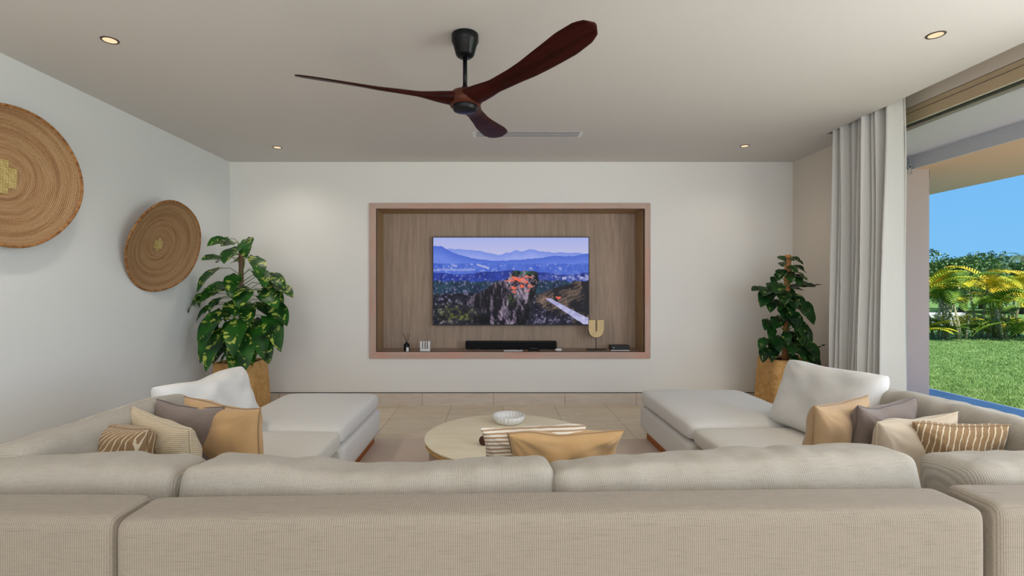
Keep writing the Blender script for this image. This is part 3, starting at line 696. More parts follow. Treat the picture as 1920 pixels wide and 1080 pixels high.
MB().lathe([(.0, -.03), (.072, -.03), (.074, -.045), (.066, -.060), (.040, -.066), (.0, -.067)][::-1], 36, (0, 0, HZ)).build('motor_cap', M['black_gloss'], fan, smooth=True, auto=True)
def blade_mesh(L=.93):
    mb = MB(); n = 34; m_ = 14; vs = []; fs = []
    for i in range(n+1):
        t = i/n; r = .05+(L-.05)*t
        # half chord: root flare, narrow neck, wide paddle, round tip
        wd = np.interp(t, [0, .10, .22, .4, .6, .8, .92, .97, 1.0], [.075, .062, .046, .052, .068, .080, .072, .052, .012])
        th_ = np.interp(t, [0, .1, .25, .6, 1], [.040, .032, .015, .009, .005])
        pitch = math.radians(np.interp(t, [0, .1, .25, .6, 1], [6, 14, 24, 20, 16]))
        cz = np.interp(t, [0, .15, .5, 1], [0.0, .002, .018, .062]); cy = .02*math.sin(PI*t)
        for k in range(m_):
            a = 2*PI*k/m_; cx_ = math.cos(a)*wd; cz_ = math.sin(a)*th_
            vs.append((r, cy-(cx_*math.cos(pitch)-cz_*math.sin(pitch)), cz+cx_*math.sin(pitch)+cz_*math.cos(pitch)))
        if i:
            for k in range(m_): fs.append(((i-1)*m_+k, (i-1)*m_+(k+1)%m_, i*m_+(k+1)%m_, i*m_+k))
    fs.append(tuple(range(m_))); fs.append(tuple(n*m_+k for k in range(m_))[::-1]); mb.add(vs, fs); return mb
bl = blade_mesh(.92).build('blade', M['fan_wood'], fan, smooth=True, loc=(0, 0, HZ+.005))
bl.rotation_euler = (0, 0, math.radians(-49))
for a in (-169, 76):
    c = bl.copy(); COL.objects.link(c); c.parent = fan; c.rotation_euler = (0, 0, math.radians(a))

# ------------------------------------------------------------------ baskets on the left wall
def basket(name, cy, cz, R, label, tilt, yaw, off, spin, patch):
    o = empty(name, (XL+off, cy, cz)); tag(o, label, 'wall basket', 'woven baskets on the left wall')
    ax = Vector((math.cos(tilt)*math.cos(yaw), math.cos(tilt)*math.sin(yaw), -math.sin(tilt)))
    o.rotation_mode = 'QUATERNION'; o.rotation_quaternion = ax.to_track_quat('Z', 'Y')
    n = 96; rings = 54; vs = []; fs = []; rr = random.Random(spin)
    def prof(r):
        t = r/R; return -.085+.085*(t**2.2)
    def wob(a, r): return 1+.012*math.sin(2*a+spin)*r/R+.008*math.sin(5*a+spin*2)*r/R
    for side in (0, 1):
        for i in range(rings+1):
            r = R*i/rings; z = prof(r)-.010*side+.002*math.sin(i*PI)*(1-side)
            for k_ in range(n):
                a = 2*PI*k_/n; q_ = wob(a, r); vs.append((r*q_*math.cos(a), r*q_*math.sin(a), z+.01*math.sin(2*a+spin)*(r/R)**2))
    N = (rings+1)*n
    for side in (0, 1):
        for i in range(rings):
            for k_ in range(n): fs.append((side*N+i*n+k_, side*N+i*n+(k_+1)%n, side*N+(i+1)*n+(k_+1)%n, side*N+(i+1)*n+k_))
    for k_ in range(n): fs.append((rings*n+k_, rings*n+(k_+1)%n, N+rings*n+(k_+1)%n, N+rings*n+k_))
    mb = MB(); mb.add(vs, fs); mb.build('coiled_bowl', M['basket'], o, smooth=True)
    pts = []
    for k_ in range(n+1):
        a = 2*PI*k_/n; q_ = wob(a, R)*R; pts.append(Vector((q_*math.cos(a), q_*math.sin(a), -.004+.01*math.sin(2*a+spin))))
    MB().tube(pts, .0085, 8, cap=False).build('rim', M['rim'], o, smooth=True)
    mb = MB(); s_ = patch
    for i in range(-1, 2):
        for j in range(-2, 3):
            if abs(i)+abs(j) > 2: continue
            mb.box(i*s_-s_*.49, i*s_+s_*.49, j*s_*.8-s_*.39, j*s_*.8+s_*.39, -.083, -.0775)
    mb.build('centre_patch', M['patch'], o)
basket('wall_basket', 3.03, 2.03, .430, 'large round woven basket on the left wall, cut by the photo edge', .03, -.10, .115, 1.0, .052)
basket('wall_basket', 4.40, 1.715, .412, 'smaller round woven basket on the left wall beside the tall plant', .27, -.10, .135, 2.4, .030)

# ------------------------------------------------------------------ curtain
cu = empty('curtain', (3.225, 4.35, 0)); tag(cu, 'long pale grey gathered curtain hanging beside the garden door', 'curtain')
mb = MB(); vs = []; fs = []; n = 150; rows = 44
for j in range(rows+1):
    t = j/rows; z = .012+t*2.95
    for i in range(n+1):
        s_ = i/n
        ph = s_*2*PI*13.5+.8*math.sin(s_*9+1)+.4*math.sin(t*2.1+s_*7)
        am = .085*(1-.30*t)+.022*math.sin(s_*13+2+t*1.2)
        yy = -.37+(.68-.06*t)*s_+.012*math.sin(ph*2+t)*(1-t)
        xx = am*math.sin(ph)+.02*math.sin(ph*.5+t*1.5+1.0)+.035*noise.noise(Vector((s_*3.3, t*1.7, .3)))-.03*(1-t)*(1-s_)
        if i == 0: xx -= .0
        vs.append((xx, yy, z))
for j in range(rows):
    for i in range(n): a = j*(n+1)+i; fs.append((a, a+1, a+n+2, a+n+1))
mb.add(vs, fs); cl = mb.build('cloth', M['curtain'], cu, smooth=True)
md = cl.modifiers.new('t', 'SOLIDIFY'); md.thickness = .004
hem = [Vector(vs[j*(n+1)]) for j in range(rows+1)]
MB().tube([p+Vector((0, -.002, 0)) for p in hem], .0055, 6).build('hem', M['curtain'], cu, smooth=True)
box('track', -.03, .03, -.42, .33, 2.965, 2.995, M['frame_beige'], cu)

# ------------------------------------------------------------------ sofa sections
def mod(name, x, y, rz, label, grp='modular sofa sections'):
    o = empty(name, (x, y, 0), rz); tag(o, label, 'sofa', grp); return o
def block(name, par, x0, x1, y0, y1, z0, z1, m, r=.035, n=None, **kw):
    w_, d_, h_ = x1-x0, y1-y0, z1-z0
    n = n or (max(6, int(w_/.07)), max(6, int(d_/.07)), max(6, int(h_/.05)))
    kw.setdefault('puff', .004); kw.setdefault('wr', .0012); kw.setdefault('side_puff', .002)
    return soft_obj(name, soft_box(w_, d_, h_, r, n, **kw), m, par, loc=((x0+x1)/2, (y0+y1)/2, z0))
BT = .722; ST = .43
# centre section (back turned to the camera), slightly turned
cs = mod('sofa_section', -1.03, 1.335, math.radians(1.7), 'long middle sofa section seen from behind, widest block across the foreground')
L = 2.44
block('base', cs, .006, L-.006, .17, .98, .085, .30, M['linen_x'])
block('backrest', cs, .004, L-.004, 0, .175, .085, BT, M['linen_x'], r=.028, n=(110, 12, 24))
box('plinth', .06, L-.06, .05, .92, .006, .084, M['plinth'], cs)
block('seat_cushion', cs, .01, L/2-.004, .18, .985, .30, ST, M['linen_seat'], r=.04, puff=.012)
block('seat_cushion', cs, L/2+.004, L-.01, .18, .985, .30, ST, M['linen_seat'], r=.04, puff=.012)
def back_cushion(par, x, y, z, w_, h_, t, lean, yaw, m, seed, sag=.0, wr=.012, n=34, roll=0, pinch=None):
    if pinch: mb, edge = pillow_mb(w_, h_, t, seed, pinch=pinch, wr=wr, n=n, p_exp=4.0, te=.40, fold=.9)
    else: mb = soft_box(w_, t, h_-.015, .045, (52, 14, 20), .018, wr, seed, .018, sag=sag, wscale=2.6, edge=.008)
    o = soft_obj('back_cushion', mb, m, par, loc=(x, y, z), rot=(Matrix.Rotation(yaw, 4, 'Z') @ Matrix.Rotation(roll, 4, 'Y') @ Matrix.Rotation(lean, 4, 'X')).to_euler())
    return o
back_cushion(cs, .632, .335, .43, 1.205, .345, .24, -.12, 0, M['linen_cush'], 3, roll=.0, sag=.042)
back_cushion(cs, 1.865, .33, .425, 1.255, .345, .24, -.12, 0, M['linen_cush'], 8, roll=-.034)
# left corner
lc = mod('sofa_section', -2.0, 1.345, 0, 'left corner sofa section in the foreground, left of the long middle block')
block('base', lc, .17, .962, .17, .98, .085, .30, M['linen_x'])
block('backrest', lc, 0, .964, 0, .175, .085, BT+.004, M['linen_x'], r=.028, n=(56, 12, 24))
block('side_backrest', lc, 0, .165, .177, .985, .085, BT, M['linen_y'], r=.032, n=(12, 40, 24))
box('plinth', .06, .92, .05, .92, .006, .084, M['plinth'], lc)
block('seat_cushion', lc, .17, .965, .18, .985, .30, ST, M['linen_seat'], r=.04, puff=.012)
back_cushion(lc, .50, .335, .42, .93, .335, .24, -.14, 0, M['linen_cush'], 5, wr=.02, roll=-.025)
# left side
ls = mod('sofa_section', -2.0, 2.335, 0, 'left side sofa section along the basket wall, under the scatter cushions')
block('base', ls, .17, 1.0, .0, .93, .085, .30, M['linen_y'])
block('backrest', ls, 0, .165, .0, 1.14, .085, BT, M['linen_y'], r=.036, n=(12, 50, 24))
box('plinth', .06, .95, .02, .93, .006, .084, M['plinth'], ls)
block('seat_cushion', ls, .17, 1.015, .0, .90, .30, ST, M['linen_seat'], r=.04, puff=.012)
back_cushion(ls, .275, -.08, .44, .96, .345, .20, -.12, PI/2, M['linen_cush'], 11, wr=.016)
back_cushion(ls, .385, .64, .42, .72, .425, .22, -.34, PI/2-.12, M['linen_white'], 14, wr=.012, pinch=.05, roll=-.03)
# left chaise
lh = mod('sofa_section', -1.83, 3.275, 0, 'left chaise end of the sofa, flat white seat pointing at the back wall')
block('base', lh, .0, .835, .0, 1.10, .085, .298, M['linen_white'], r=.012)
box('plinth', .05, .79, .02, 1.04, .006, .084, M['plinth'], lh)
block('seat_cushion', lh, .0, .83, -.02, 1.09, .302, ST+.004, M['linen_white'], r=.045, puff=.016, wr=.003)
# right corner
rc = mod('sofa_section', 1.425, 1.405, 0, 'right corner sofa section in the foreground, right of the long middle block')
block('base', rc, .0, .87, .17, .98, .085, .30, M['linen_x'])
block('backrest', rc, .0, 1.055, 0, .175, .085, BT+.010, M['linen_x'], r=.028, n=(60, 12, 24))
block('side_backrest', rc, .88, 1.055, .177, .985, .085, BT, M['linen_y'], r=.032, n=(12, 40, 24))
box('plinth', .06, .99, .05, .92, .006, .084, M['plinth'], rc)
block('seat_cushion', rc, .01, .87, .18, .985, .30, ST, M['linen_seat'], r=.04, puff=.012)
back_cushion(rc, .62, .30, .42, .93, .35, .24, -.12, 0, M['linen_cush'], 21, wr=.018)
# right side
rs = mod('sofa_section', 1.36, 2.395, 0, 'right side sofa section below the curtain, under the scatter cushions')
block('base', rs, -.03, .93, .0, .955, .085, .30, M['linen_y'])
block('backrest', rs, .94, 1.115, .0, 1.06, .085, BT, M['linen_y'], r=.036, n=(12, 50, 24))
box('plinth', .02, 1.05, .02, .94, .006, .084, M['plinth'], rs)
block('seat_cushion', rs, -.035, .93, .0, .955, .30, ST-.008, M['linen_seat'], r=.045, puff=.012)
back_cushion(rs, .855, .02, .43, 1.0, .36, .20, -.12, -PI/2, M['linen_cush'], 31, wr=.012)
back_cushion(rs, .62, .70, .42, .78, .47, .20, -.36, -PI/2+.10, M['linen_white'], 34, wr=.010, pinch=.05, roll=-.03)
# right chaise
rh = mod('sofa_section', 1.315, 3.36, 0, 'right chaise end of the sofa, flat white seat pointing at the back wall')
block('base', rh, .0, .92, .0, 1.13, .085, .298, M['linen_white'], r=.012)
box('plinth', .05, .88, .02, 1.07, .006, .084, M['plinth'], rh)
block('seat_cushion', rh, .0, .92, -.01, 1.13, .302, ST+.010, M['linen_white'], r=.05, puff=.018, wr=.004)

# ------------------------------------------------------------------ scatter cushions
def zp(u, v, z):
    d = F*(EYE-z)/(v-V0); return Vector(((u-U0)*d/F, d, z))
sc = scatter_pillow
GR = 'scatter cushions on the sofa'
sc('scatter_cushion', zp(346, 740, .815), zp(488, 765, .80), .43, .17, -.12, M['camel'], 'camel velvet cushion behind the dark taupe one, left sofa', 41, pip=M['pip_tan'])
sc('scatter_cushion', zp(294, 749, .80), zp(420, 762, .79), .40, .16, -.14, M['taupe'], 'dark taupe cushion on the left sofa in front of the camel one', 42, pip=M['taupe_d'])
sc('scatter_cushion', zp(250, 764, .79), zp(356, 803, .76), .38, .16, -.16, M['cream_rib'], 'cream ribbed cushion on the left sofa behind the brown striped one', 43, pip=M['pip_cream'])
sc('scatter_cushion', zp(158, 783, .775), zp(278, 803, .765), .36, .21, -.15, M['brown_stripe'], 'brown cushion with wavy cream lines on the left sofa', 44, pip=M['pip_tan'])
sc('scatter_cushion', zp(1528, 758, .81), zp(1626, 743, .815), .42, .17, -.16, M['tan'], 'camel cushion on the right sofa against the big white back cushion', 45, pip=M['pip_tan'])
sc('scatter_cushion', zp(1608, 765, .80), zp(1716, 745, .81), .42, .17, -.20, M['taupe'], 'dark taupe cushion on the right sofa between camel and beige ones', 46, pip=M['taupe_d'])
sc('scatter_cushion', zp(1645, 788, .78), zp(1795, 774, .80), .40, .17, -.22, M['beige_plain'], 'plain beige cushion on the right sofa behind the brown striped one', 47, pip=M['pip_cream'])
sc('scatter_cushion', zp(1712, 789, .785), zp(1894, 795, .785), .36, .17, -.32, M['brown_stripe'], 'brown cushion with wavy cream lines on the right sofa', 48, pip=M['pip_tan'])
sc('scatter_cushion', zp(901, 806, .755), zp(1100, 797, .765), .30, .15, -.45, M['lumbar_stripe'], 'cream and tan striped lumbar cushion behind the camel one, middle sofa', 49)
sc('scatter_cushion', zp(951, 813, .75), zp(1170, 800, .765), .33, .15, -.35, M['camel'], 'camel lumbar cushion standing on the middle sofa', 50, pip=M['pip_tan'], wr=.017, pinch=.13)

# ------------------------------------------------------------------ rug and coffee table
rg = MB().box(-1.95, 2.2, 1.5, 4.42, 0, .006).build('rug', M['rug'], bevel=.002); tag(rg, 'flat taupe rug on the tiled floor under sofa and coffee table', 'rug')
CT = (.10, 3.36); tb = empty('coffee_table', (CT[0], CT[1], .006)); tag(tb, 'large round pale coffee table in the middle of the sofa', 'coffee table')
zt = .35-.006
MB().lathe([(0, zt-.022), (.553, zt-.022), (.556, zt-.019), (.566, zt-.004), (.564, zt), (0, zt)], 96).build('top', M['table'], tb, smooth=True, auto=True)
MB().lathe([(.0, zt-.040), (.556, zt-.040), (.560, zt-.036), (.560, zt-.0225), (0, zt-.0225)], 96).build('edge_band', M['table_edge'], tb, smooth=True, auto=True)
MB().lathe([(0, 0), (.535, 0), (.535, zt-.0405), (0, zt-.0405)], 96).build('drum_base', M['table_base'], tb, smooth=True, auto=True)
bo = empty('bowl', (at(954, 3.68), 3.68, .35)); tag(bo, 'small white fluted bowl on the coffee table', 'bowl')
mb = MB(); vs = []; fs = []; n = 96
prof = [(0, .0), (.075, 0), (.095, .008), (.110, .030), (.118, .060), (.112, .062), (.103, .032), (.086, .014), (.0, .010)]
for r, z in prof:
    for k in range(n):
        a = 2*PI*k/n; q_ = 1+.030*math.cos(a*24)*min(1, r/.08); vs.append((r*q_*math.cos(a), r*q_*math.sin(a), z))
for i in range(len(prof)-1):
    for k in range(n): fs.append((i*n+k, i*n+(k+1)%n, (i+1)*n+(k+1)%n, (i+1)*n+k))
mb.add(vs, fs); mb.build('fluted_body', M['ceramic'], bo, smooth=True)
kb = empty('wooden_ball', (at(907, 3.16), 3.16, .35)); tag(kb, 'dark brown wooden ball on the coffee table, half hidden by the striped lumbar cushion', 'ornament')
mb = MB(); mb.lathe([(.0, 0), (.014, .001), (.026, .010), (.031, .028), (.026, .046), (.014, .056), (.0, .058)], 20); mb.build('ball', oak('dark_ball', (.06, .02, .012, 1), 2, con=.3), kb, smooth=True)

# ------------------------------------------------------------------ potted plants
def leaf(mb_v, mb_f, mb_uv, P, d, up, L, Wd, cup, droop, rr):
    d = d.normalized(); side = d.cross(up).normalized(); up = side.cross(d).normalized(); nL = 9; b0 = len(mb_v)
    for i in range(nL+1):
        t = i/nL
        wv = Wd*(math.sin(PI*min(1, t*1.02))**.55)*(1-.42*t)*(1.0 if t > .0 else .0)
        if t == 0: wv = Wd*.30
        if i == nL: wv = .001
        back = -.12*L if i == 0 else 0
        c = P+d*(L*t*(1-.15*droop*t))-Vector((0, 0, 1))*(droop*L*t*t*.55)
        for s_ in (-1, -.5, 0, .5, 1):
            lift = cup*abs(s_)*wv*.55-.02*L*math.sin(t*PI*2)*abs(s_)+.012*L*math.sin(t*17+s_*3)*abs(s_)
            q_ = c+side*(s_*wv)+up*lift+d*(back*abs(s_))
            mb_v.append(tuple(q_)); mb_uv.append((s_*.5+.5 + rr, t + rr*3))
    for i in range(nL):
        for k_ in range(4):
            a = b0+i*5+k_; mb_f.append((a, a+1, a+6, a+5))
def build_uv_mesh(name, vs, fs, uvs, m, parent):
    me = bpy.data.meshes.new(name); me.from_pydata(vs, [], fs); me.update()
    ul = me.uv_layers.new(name='UVMap')
    for lp in me.loops: ul.data[lp.index].uv = uvs[lp.vertex_index]
    for p in me.polygons: p.use_smooth = True
    return link(name, me, m, parent)
def pot(par, w0, w1, h_, m):
    # rounded square pot: bottom half-width w0, top half-width w1, hollow top
    def ringp(hw, z, r=.07, n=6):
        pts = []
        for cx_, cy_, a0 in ((1, 1, 0), (-1, 1, PI/2), (-1, -1, PI), (1, -1, 3*PI/2)):
            for k in range(n+1): a = a0+PI/2*k/n; pts.append((cx_*(hw-r)+r*math.cos(a), cy_*(hw-r)+r*math.sin(a), z))
        return pts
    rings = [ringp(w0-.008, 0), ringp(w0, .01), ringp((w0+w1)/2+.004, h_*.5), ringp(w1+.004, h_-.03), ringp(w1, h_), ringp(w1-.022, h_, .05), ringp(w1-.028, h_-.05, .045)]
    n = len(rings[0]); mb = MB(); vs = [p for r in rings for p in r]; fs = [tuple(range(n))[::-1]]
    for i in range(len(rings)-1):
        for k in range(n): fs.append((i*n+k, i*n+(k+1)%n, (i+1)*n+(k+1)%n, (i+1)*n+k))
    fs.append(tuple((len(rings)-1)*n+k for k in range(n))); mb.add(vs, fs)
    mb.build('pot', m, par, smooth=True, auto=True)
    sr = ringp(w1-.027, h_-.022, .045); mb = MB(); mb.add(sr, [tuple(range(n))]); 
    vs = sr+[(p[0], p[1], h_-.049) for p in sr]; mb = MB(); mb.add(vs, [tuple(range(n)), tuple(range(2*n-1, n-1, -1))]+[(k, (k+1)%n, n+(k+1)%n, n+k) for k in range(n)])
    mb.build('soil', M['soil'], par)
def plant(name, x, y, ph, pole_top, pole_r, leaves, m_leaf, m_pole, label, seed, pw=(.235, .20), lean=(0, 0), vine=None):
    o = empty(name, (x, y, 0), 0); tag(o, label, 'potted plant', 'potted climbing plants flanking the niche')
    pot(o, pw[0], pw[1], ph, M['pot'])
    npl = 22; pp = [Vector((lean[0]*t, lean[1]*t, ph-.03+(pole_top-ph+.03)*t)) for t in [i/npl for i in range(npl+1)]]
    MB().tube(pp, [pole_r*(1+.08*math.sin(i*1.9)) for i in range(npl+1)], 12).build('support_pole', m_pole, o, smooth=True)
    R = random.Random(seed); lv, lf_, lu = [], [], []; st = MB()
    for (lx, lz, L, ang, dr) in leaves:
        # lx: sideways offset of the leaf base seen from the room, lz: height, ang: depth direction
        t = max(0, min(1, (lz-ph)/(pole_top-ph))); base = Vector((lean[0]*t, lean[1]*t, max(ph+.0, lz-.06-abs(lx)*.15)))
        tip = Vector((lx, ang, lz)); mid = base*.5+tip*.5+Vector((0, 0, .03+abs(lx)*.12))
        if (tip-base).length > .06: st.tube([base, base*.75+mid*.25+Vector((0, 0, .012)), mid, tip], [.0045, .004, .0035, .003], 5)
        d = Vector((tip.x*1.0+R.uniform(-.06, .06), tip.y*.9-.10, .02+R.uniform(-.04, .06))); 
        if d.length < .05: d = Vector((R.uniform(-.3, .3), -1, 0))
        d.normalize(); d.z = -dr*.5
        up = Vector((R.uniform(-.3, .3)+d.x*.35, -.55, .9)).normalized()
        L *= 1.12; up += Vector((R.uniform(-.35, .35), R.uniform(-.3, .1), 0)); leaf(lv, lf_, lu, tip, d, up.normalized(), L, L*.41, .35, dr*R.uniform(.7, 1.25), R.random()*7)
    # main climbing stem wound around the pole
    st.tube([Vector((lean[0]*t+(pole_r+.006)*math.cos(t*14), lean[1]*t+(pole_r+.006)*math.sin(t*14), ph-.03+(pole_top-ph)*t)) for t in [i/60 for i in range(61)]], .006, 6)
    if vine:
        st.tube([Vector(p) for p in vine], .003, 5)
        for p in vine[2:]:
            leaf(lv, lf_, lu, Vector(p), Vector((1, -.3, .3)), Vector((0, -.6, .8)), .035, .012, .3, .1, 1)
    st.build('stems', M['stem'], o, smooth=True)
    lv = [(max(XL+.02-x, min(XR-.02-x, p[0])), min(YB-.03-y, p[1]), p[2]) for p in lv]
    build_uv_mesh('foliage', lv, lf_, lu, m_leaf, o)
    return o
R = random.Random(12)
LP = px(452, 0, 5.12).x
ll = []
def L_(u, v, L, dep, dr): # leaf base position read at the plant's distance
    p = px(u, v, 5.12); ll.append((p.x-LP, p.z, L, dep, dr))
for a in [(432, 449, .20, -.05, .35), (448, 456, .17, -.12, .3), (470, 451, .24, -.10, .7), (460, 466, .26, -.16, .75), (484, 482, .24, -.08, .8), (428, 484, .20, -.1, .15),
          (450, 484, .20, -.18, .3), (440, 476, .15, .05, .3), (422, 504, .24, -.12, .9), (440, 486, .16, .1, .2), (474, 508, .20, .05, .5), (488, 506, .22, -.05, .7), (462, 516, .22, -.20, .9),
          (500, 515, .22, .05, .7), (512, 520, .18, -.02, .6), (434, 536, .22, -.14, .6), (410, 540, .26, -.02, .6), (392, 544, .22, .02, .8), (398, 552, .22, -.1, .8), (475, 540, .28, -.20, .6),
          (500, 545, .26, -.10, .6), (520, 535, .22, -.04, .5), (440, 556, .20, -.2, .8), (408, 572, .16, -.1, .9), (465, 562, .18, -.22, 1.0), (484, 572, .20, -.2, .9), (514, 568, .26, -.08, .9),
          (508, 592, .28, -.1, 1.1), (440, 584, .26, -.28, 1.2), (424, 590, .22, -.18, 1.2), (412, 600, .22, -.08, 1.4), (474, 596, .28, -.30, 1.2), (460, 575, .2, .0, .8), (498, 610, .26, -.18, 1.2),
          (430, 612, .26, -.2, 1.2), (446, 628, .26, -.30, 1.2), (484, 626, .26, -.28, 1.1), (500, 628, .26, -.18, 1.0), (468, 644, .22, -.26, 1.3), (456, 610, .24, -.2, 1.2), (478, 555, .2, .1, .6), (440, 640, .2, -.1, 1.1), (452, 600, .22, -.1, 1), (470, 620, .22, -.1, 1)]:
    L_(*a)
    if a[1] > 525: L_(a[0]+R.uniform(-16, 16)+(452-a[0])*.2, a[1]+R.uniform(-14, 10), a[2]*R.uniform(.7, .95), a[3]+R.uniform(.0, .12), a[4]*R.uniform(.6, 1.2))
plant('potted_plant', LP, 5.12, .60, px(0, 472, 5.12).z, .024, ll, M['leaf'], M['pole_wood'], 'tall bright green variegated climbing plant in a sandstone pot, left corner', 5, lean=(.0, 0))
RP = px(1472, 0, 5.12).x
ll = []
def L2(u, v, L, dep, dr):
    p = px(u, v, 5.12); L *= .86 if u < 1478 else .66; ll.append(((p.x-RP)*(1 if u < 1472 else .75), p.z, L, dep, dr))
for a in [(1474, 484, .10, -.04, .4), (1484, 482, .10, -.05, .5), (1494, 482, .09, 0, .5), (1492, 488, .10, -.06, .7), (1462, 492, .13, -.04, .4), (1468, 500, .14, -.1, .5), (1490, 498, .14, -.05, .6), (1498, 504, .12, -.04, .6),
          (1482, 510, .15, -.12, .6), (1456, 512, .15, -.06, .7), (1466, 516, .15, -.12, .6), (1492, 516, .14, -.08, .7), (1484, 526, .20, -.14, .4), (1440, 540, .24, -.06, .35), (1448, 532, .22, -.12, .6), (1432, 548, .22, -.08, .7),
          (1494, 538, .27, -.10, -.1), (1500, 535, .22, -.04, .1), (1454, 548, .22, -.14, .7), (1428, 540, .16, .0, .2), (1446, 562, .20, -.08, .6), (1464, 556, .18, -.18, .8), (1486, 560, .16, -.1, .9), (1500, 566, .22, -.08, .9),
          (1508, 574, .22, -.04, 1.0), (1460, 582, .20, -.20, .9), (1480, 576, .26, -.22, .9), (1450, 596, .22, -.10, .5), (1438, 600, .18, -.04, .5), (1444, 612, .16, -.06, .8), (1476, 600, .2, -.15, .9), (1494, 602, .2, -.1, 1.0),
          (1468, 606, .18, -.22, 1.0), (1446, 630, .20, -.12, .8), (1430, 634, .16, -.06, .9), (1428, 650, .18, -.1, .9), (1440, 648, .18, -.12, .9), (1488, 620, .22, -.16, 1.0), (1500, 612, .2, -.1, 1.2), (1466, 646, .18, -.24, .8),
          (1484, 644, .2, -.24, .9), (1498, 640, .22, -.2, 1.0), (1508, 652, .24, -.14, 1.5), (1502, 664, .22, -.2, 1.4), (1474, 624, .18, -.2, .9), (1456, 620, .14, -.15, .9), (1482, 550, .16, .05, .6), (1470, 540, .18, .05, .5), (1478, 590, .2, .05, .7), (1490, 632, .2, .05, .9), (1462, 660, .14, -.2, .6),
          (1486, 656, .16, -.22, .8), (1448, 520, .12, -.05, .7), (1475, 520, .14, -.16, .8)]:
    L2(*a)
    if a[2] > .12: L2(a[0]+R.uniform(-13, 11)+(1472-a[0])*.25, a[1]+R.uniform(-12, 12), a[2]*R.uniform(.75, 1.0), a[3]+R.uniform(-.06, .10), a[4]*R.uniform(.6, 1.3))
vine = [px(u, v, 5.05)-Vector((RP, 5.12, 0)) for u, v in ((1496, 590), (1502, 612), (1512, 630), (1522, 645), (1533, 651), (1541, 648))]
plant('potted_plant', RP, 5.12, .63, px(0, 478, 5.12).z, .030, ll, M['leaf_dark'], M['pole_tan'], 'dark green climbing plant on a bamboo pole in a sandstone pot, right corner', 9, lean=(.03, 0), vine=vine)

# ------------------------------------------------------------------ garden
# short blades along the visible part of the lawn
R = random.Random(3); V_, F_ = [], []
for i in range(52000):
    x = 6.05+9.5*R.random()**1.5; r = R.uniform(.80, 1.30); y = x/r
    if y > 14.2: continue
    hgt = R.uniform(.018, .042); a = R.random()*PI; wd = .0022+.0006*x; lx, ly = R.uniform(-.02, .02), R.uniform(-.02, .02); b0 = len(V_)
    V_ += [(x-wd*math.cos(a), y-wd*math.sin(a), -.078), (x+wd*math.cos(a), y+wd*math.sin(a), -.078), (x+lx, y+ly, -.078+hgt)]; F_.append((b0, b0+1, b0+2))
me = bpy.data.meshes.new('lawn_grass'); me.from_pydata(V_, [], F_); o = link('lawn_grass', me, M['blade']); tag(o, 'short green lawn grass beyond the terrace', 'grass', kind='stuff')
# white garden wall behind the palms
o = box('garden_wall', 16.3, 17.7, 18.6, 18.85, -.1, .42, plain('whitewash', srgb(236, 232, 228), .9), bevel=.02); tag(o, 'short low white wall glimpsed between the palm stems beside the terrace pillar', 'wall')
GZ = -.075
def frond(mb, base, yaw, elev, L, curl, n=19, ll=.36):
    pts = []; p = Vector(base); e_ = elev
    for i in range(n+1):
        pts.append(p.copy()); p = p+Vector((math.cos(yaw)*math.cos(e_), math.sin(yaw)*math.cos(e_), math.sin(e_)))*(L/n); e_ -= curl/n
    mb.tube(pts, [.010*(1-.8*i/n) for i in range(n+1)], 4)
    sd = Vector((-math.sin(yaw), math.cos(yaw), 0))
    for i in range(3, n+1):
        t = i/n; l_ = ll*(math.sin(PI*min(1, t*.85+.12))**.6)*(1-.25*t)
        tg = (pts[min(i+1, n)]-pts[i-1]).normalized(); up = sd.cross(tg)
        if up.z < 0: up = -up
        for s_ in (-1, 1):
            for k in (0,):
                q_ = pts[i]-tg*(k*L/n); dr = (sd*s_*.85+tg*.62+up*(.42)).normalized(); tip = q_+dr*l_-Vector((0, 0, l_*.30))
                m_ = q_+dr*l_*.5; b0 = tg*.019
                mb.add([q_-b0, q_+b0, m_+b0*.9, m_-b0*.9, tip], [(0, 1, 2, 3), (3, 2, 4)])
def palm(x, y, h_, nf, L, seed, m, label, spread=1.0):
    o = empty('areca_palm', (x, y, GZ)); tag(o, label, 'palm', 'areca palms at the far edge of the lawn')
    R = random.Random(seed); c = MB(); f_ = MB(); tops = []
    for k in range(4):
        a = R.random()*2*PI; r = R.uniform(.05, .3)*spread; hh = h_*R.uniform(.35, .62); t = Vector((math.cos(a)*r*1.8, math.sin(a)*r*1.8, hh)); tops.append((t, a))
        c.tube([(math.cos(a)*r*.6, math.sin(a)*r*.6, 0), (math.cos(a)*r, math.sin(a)*r, hh*.5), t], [.035, .03, .022], 7)
    c.build('canes', M['cane'], o, smooth=True)
    for i in range(nf):
        t, a = tops[i % 4]; yaw = a+R.uniform(-1.6, 1.6); el = R.uniform(.5, 1.35); frond(f_, t, yaw, el, L*R.uniform(.75, 1.1), R.uniform(1.1, 2.0))
    for i in range(8):
        a = R.random()*2*PI; frond(f_, (math.cos(a)*.15, math.sin(a)*.15, .1), a, R.uniform(.55, 1.3), L*.8, R.uniform(.8, 1.6), ll=.22)
    f_.build('fronds', m, o); return o
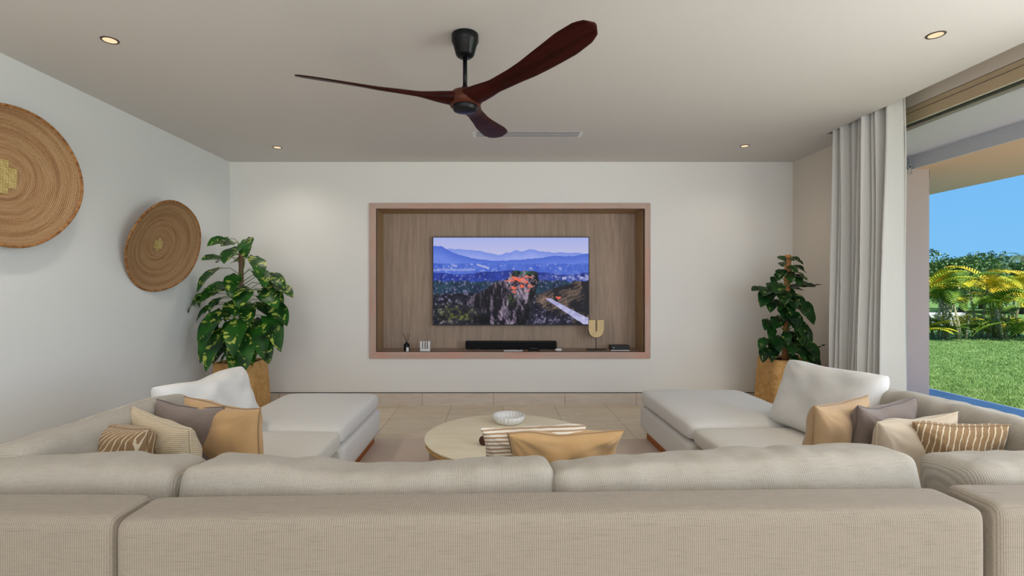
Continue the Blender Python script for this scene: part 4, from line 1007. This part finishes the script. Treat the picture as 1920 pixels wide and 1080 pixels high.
pl = [(12.45, 13.9, 2.25, 'frond_g', 'yellow green palm next to the terrace pillar, tallest cane of the row'), (13.15, 14.3, 2.2, 'frond_y', 'palm with bright yellow fronds, second from the terrace pillar'),
      (13.7, 14.0, 2.0, 'frond', 'yellow and green palm, third from the terrace pillar'), (14.4, 14.2, 2.15, 'frond_y', 'golden palm at the middle of the palm row'),
      (15.1, 14.5, 2.0, 'frond', 'leafy green gold palm at the right end of the visible palm row'), (12.9, 13.6, 1.5, 'frond_g', 'low green palm at the front left of the palm row'),
      (14.1, 13.7, 1.35, 'frond_g', 'low green palm at the front of the palm row'), (15.7, 14.6, 2.1, 'frond_y', 'golden palm at the photo edge'), (11.8, 14.0, 2.1, 'frond', 'green gold palm mostly behind the terrace pillar'), (14.9, 13.8, 1.5, 'frond', 'low gold palm at the front right of the palm row')]
for i, (x, y, h_, m, lb) in enumerate(pl): palm(x, y, h_*1.12, 11, 1.2, 60+i, M[m], lb)
def tree(x, y, h_, r, seed, m, label):
    o = empty('garden_tree', (x, y, GZ)); tag(o, label, 'tree', 'trees beyond the garden')
    R = random.Random(seed); MB().tube([(0, 0, 0), (.1, 0, h_*.3), (-.05, .1, h_*.6)], [.16, .12, .07], 8).build('trunk', M['bark'], o, smooth=True)
    mb = MB(); cl = [(R.gauss(0, r*.5), R.gauss(0, r*.35), R.uniform(.35, .88)*h_, R.uniform(.35, .6)*r) for _ in range(13)]
    for (cx_, cy_, cz_, cr) in cl:
        for k in range(420):
            a = R.random()*2*PI; z = R.uniform(-1, 1); s_ = math.sqrt(1-z*z); rr_ = cr*R.uniform(.7, 1.05); p = Vector((cx_+s_*math.cos(a)*rr_, cy_+s_*math.sin(a)*rr_, cz_+z*rr_*.75))
            d = Vector((R.uniform(-1, 1), R.uniform(-1, 1), R.uniform(-1, 1))).normalized(); e_ = d.cross(Vector((.3, .2, 1))).normalized(); l_ = R.uniform(.05, .11)
            mb.add([p-d*l_, p+e_*l_*.55, p+d*l_, p-e_*l_*.55], [(0, 1, 2, 3)])
    mb.build('crown', m, o); return o
tl = ['bushy tree behind the palms, beside the terrace pillar', 'broad dark tree behind the palms, second from the pillar', 'rounded green tree behind the palms near the middle', 'bluish green tree behind the palms', 'dense low tree beyond the palm row', 'dark tree beyond the palms close to the photo edge', 'wide tree beyond the palms at the photo edge', 'distant tree mostly hidden by the terrace pillar', 'rounded tree beyond the palms with a bumpy crown']
tp = [(22.6, 25, 3.45, 1.5), (26.4, 28, 3.85, 1.6), (28.6, 30.2, 3.9, 1.6), (33.0, 33.6, 4.3, 1.8), (29.0, 27.2, 3.2, 1.5), (33.2, 30.6, 3.7, 1.6), (36.6, 33.2, 4.2, 1.8), (19.9, 25, 3.5, 1.5), (30.6, 33.5, 4.6, 1.8)]
for i, ((x, y, h_, r), lb) in enumerate(zip(tp, tl)): tree(x, y, (1.43+.07*y-.55-(-.12, .2, .1, -.1, .25, .28, .0, .05, .12)[i])/.88, r, 90+i, M['tree' if i % 2 == 0 else 'tree2'], lb)
o = empty('distant_palm', (px(1913, 0, 28).x, 28, GZ)); tag(o, 'dark distant palm top against the sky at the right edge', 'palm')
MB().tube([(0, 0, 0), (.1, 0, 3.2)], [.12, .08], 8).build('trunk', M['bark'], o)
mb = MB(); R = random.Random(2)
for k in range(16): frond(mb, (.1, 0, 3.2), k*2*PI/16+R.uniform(-.2, .2), R.uniform(-.1, .7), 1.0, 1.4, n=14, ll=.25)
mb.build('fronds', M['tree2'], o)
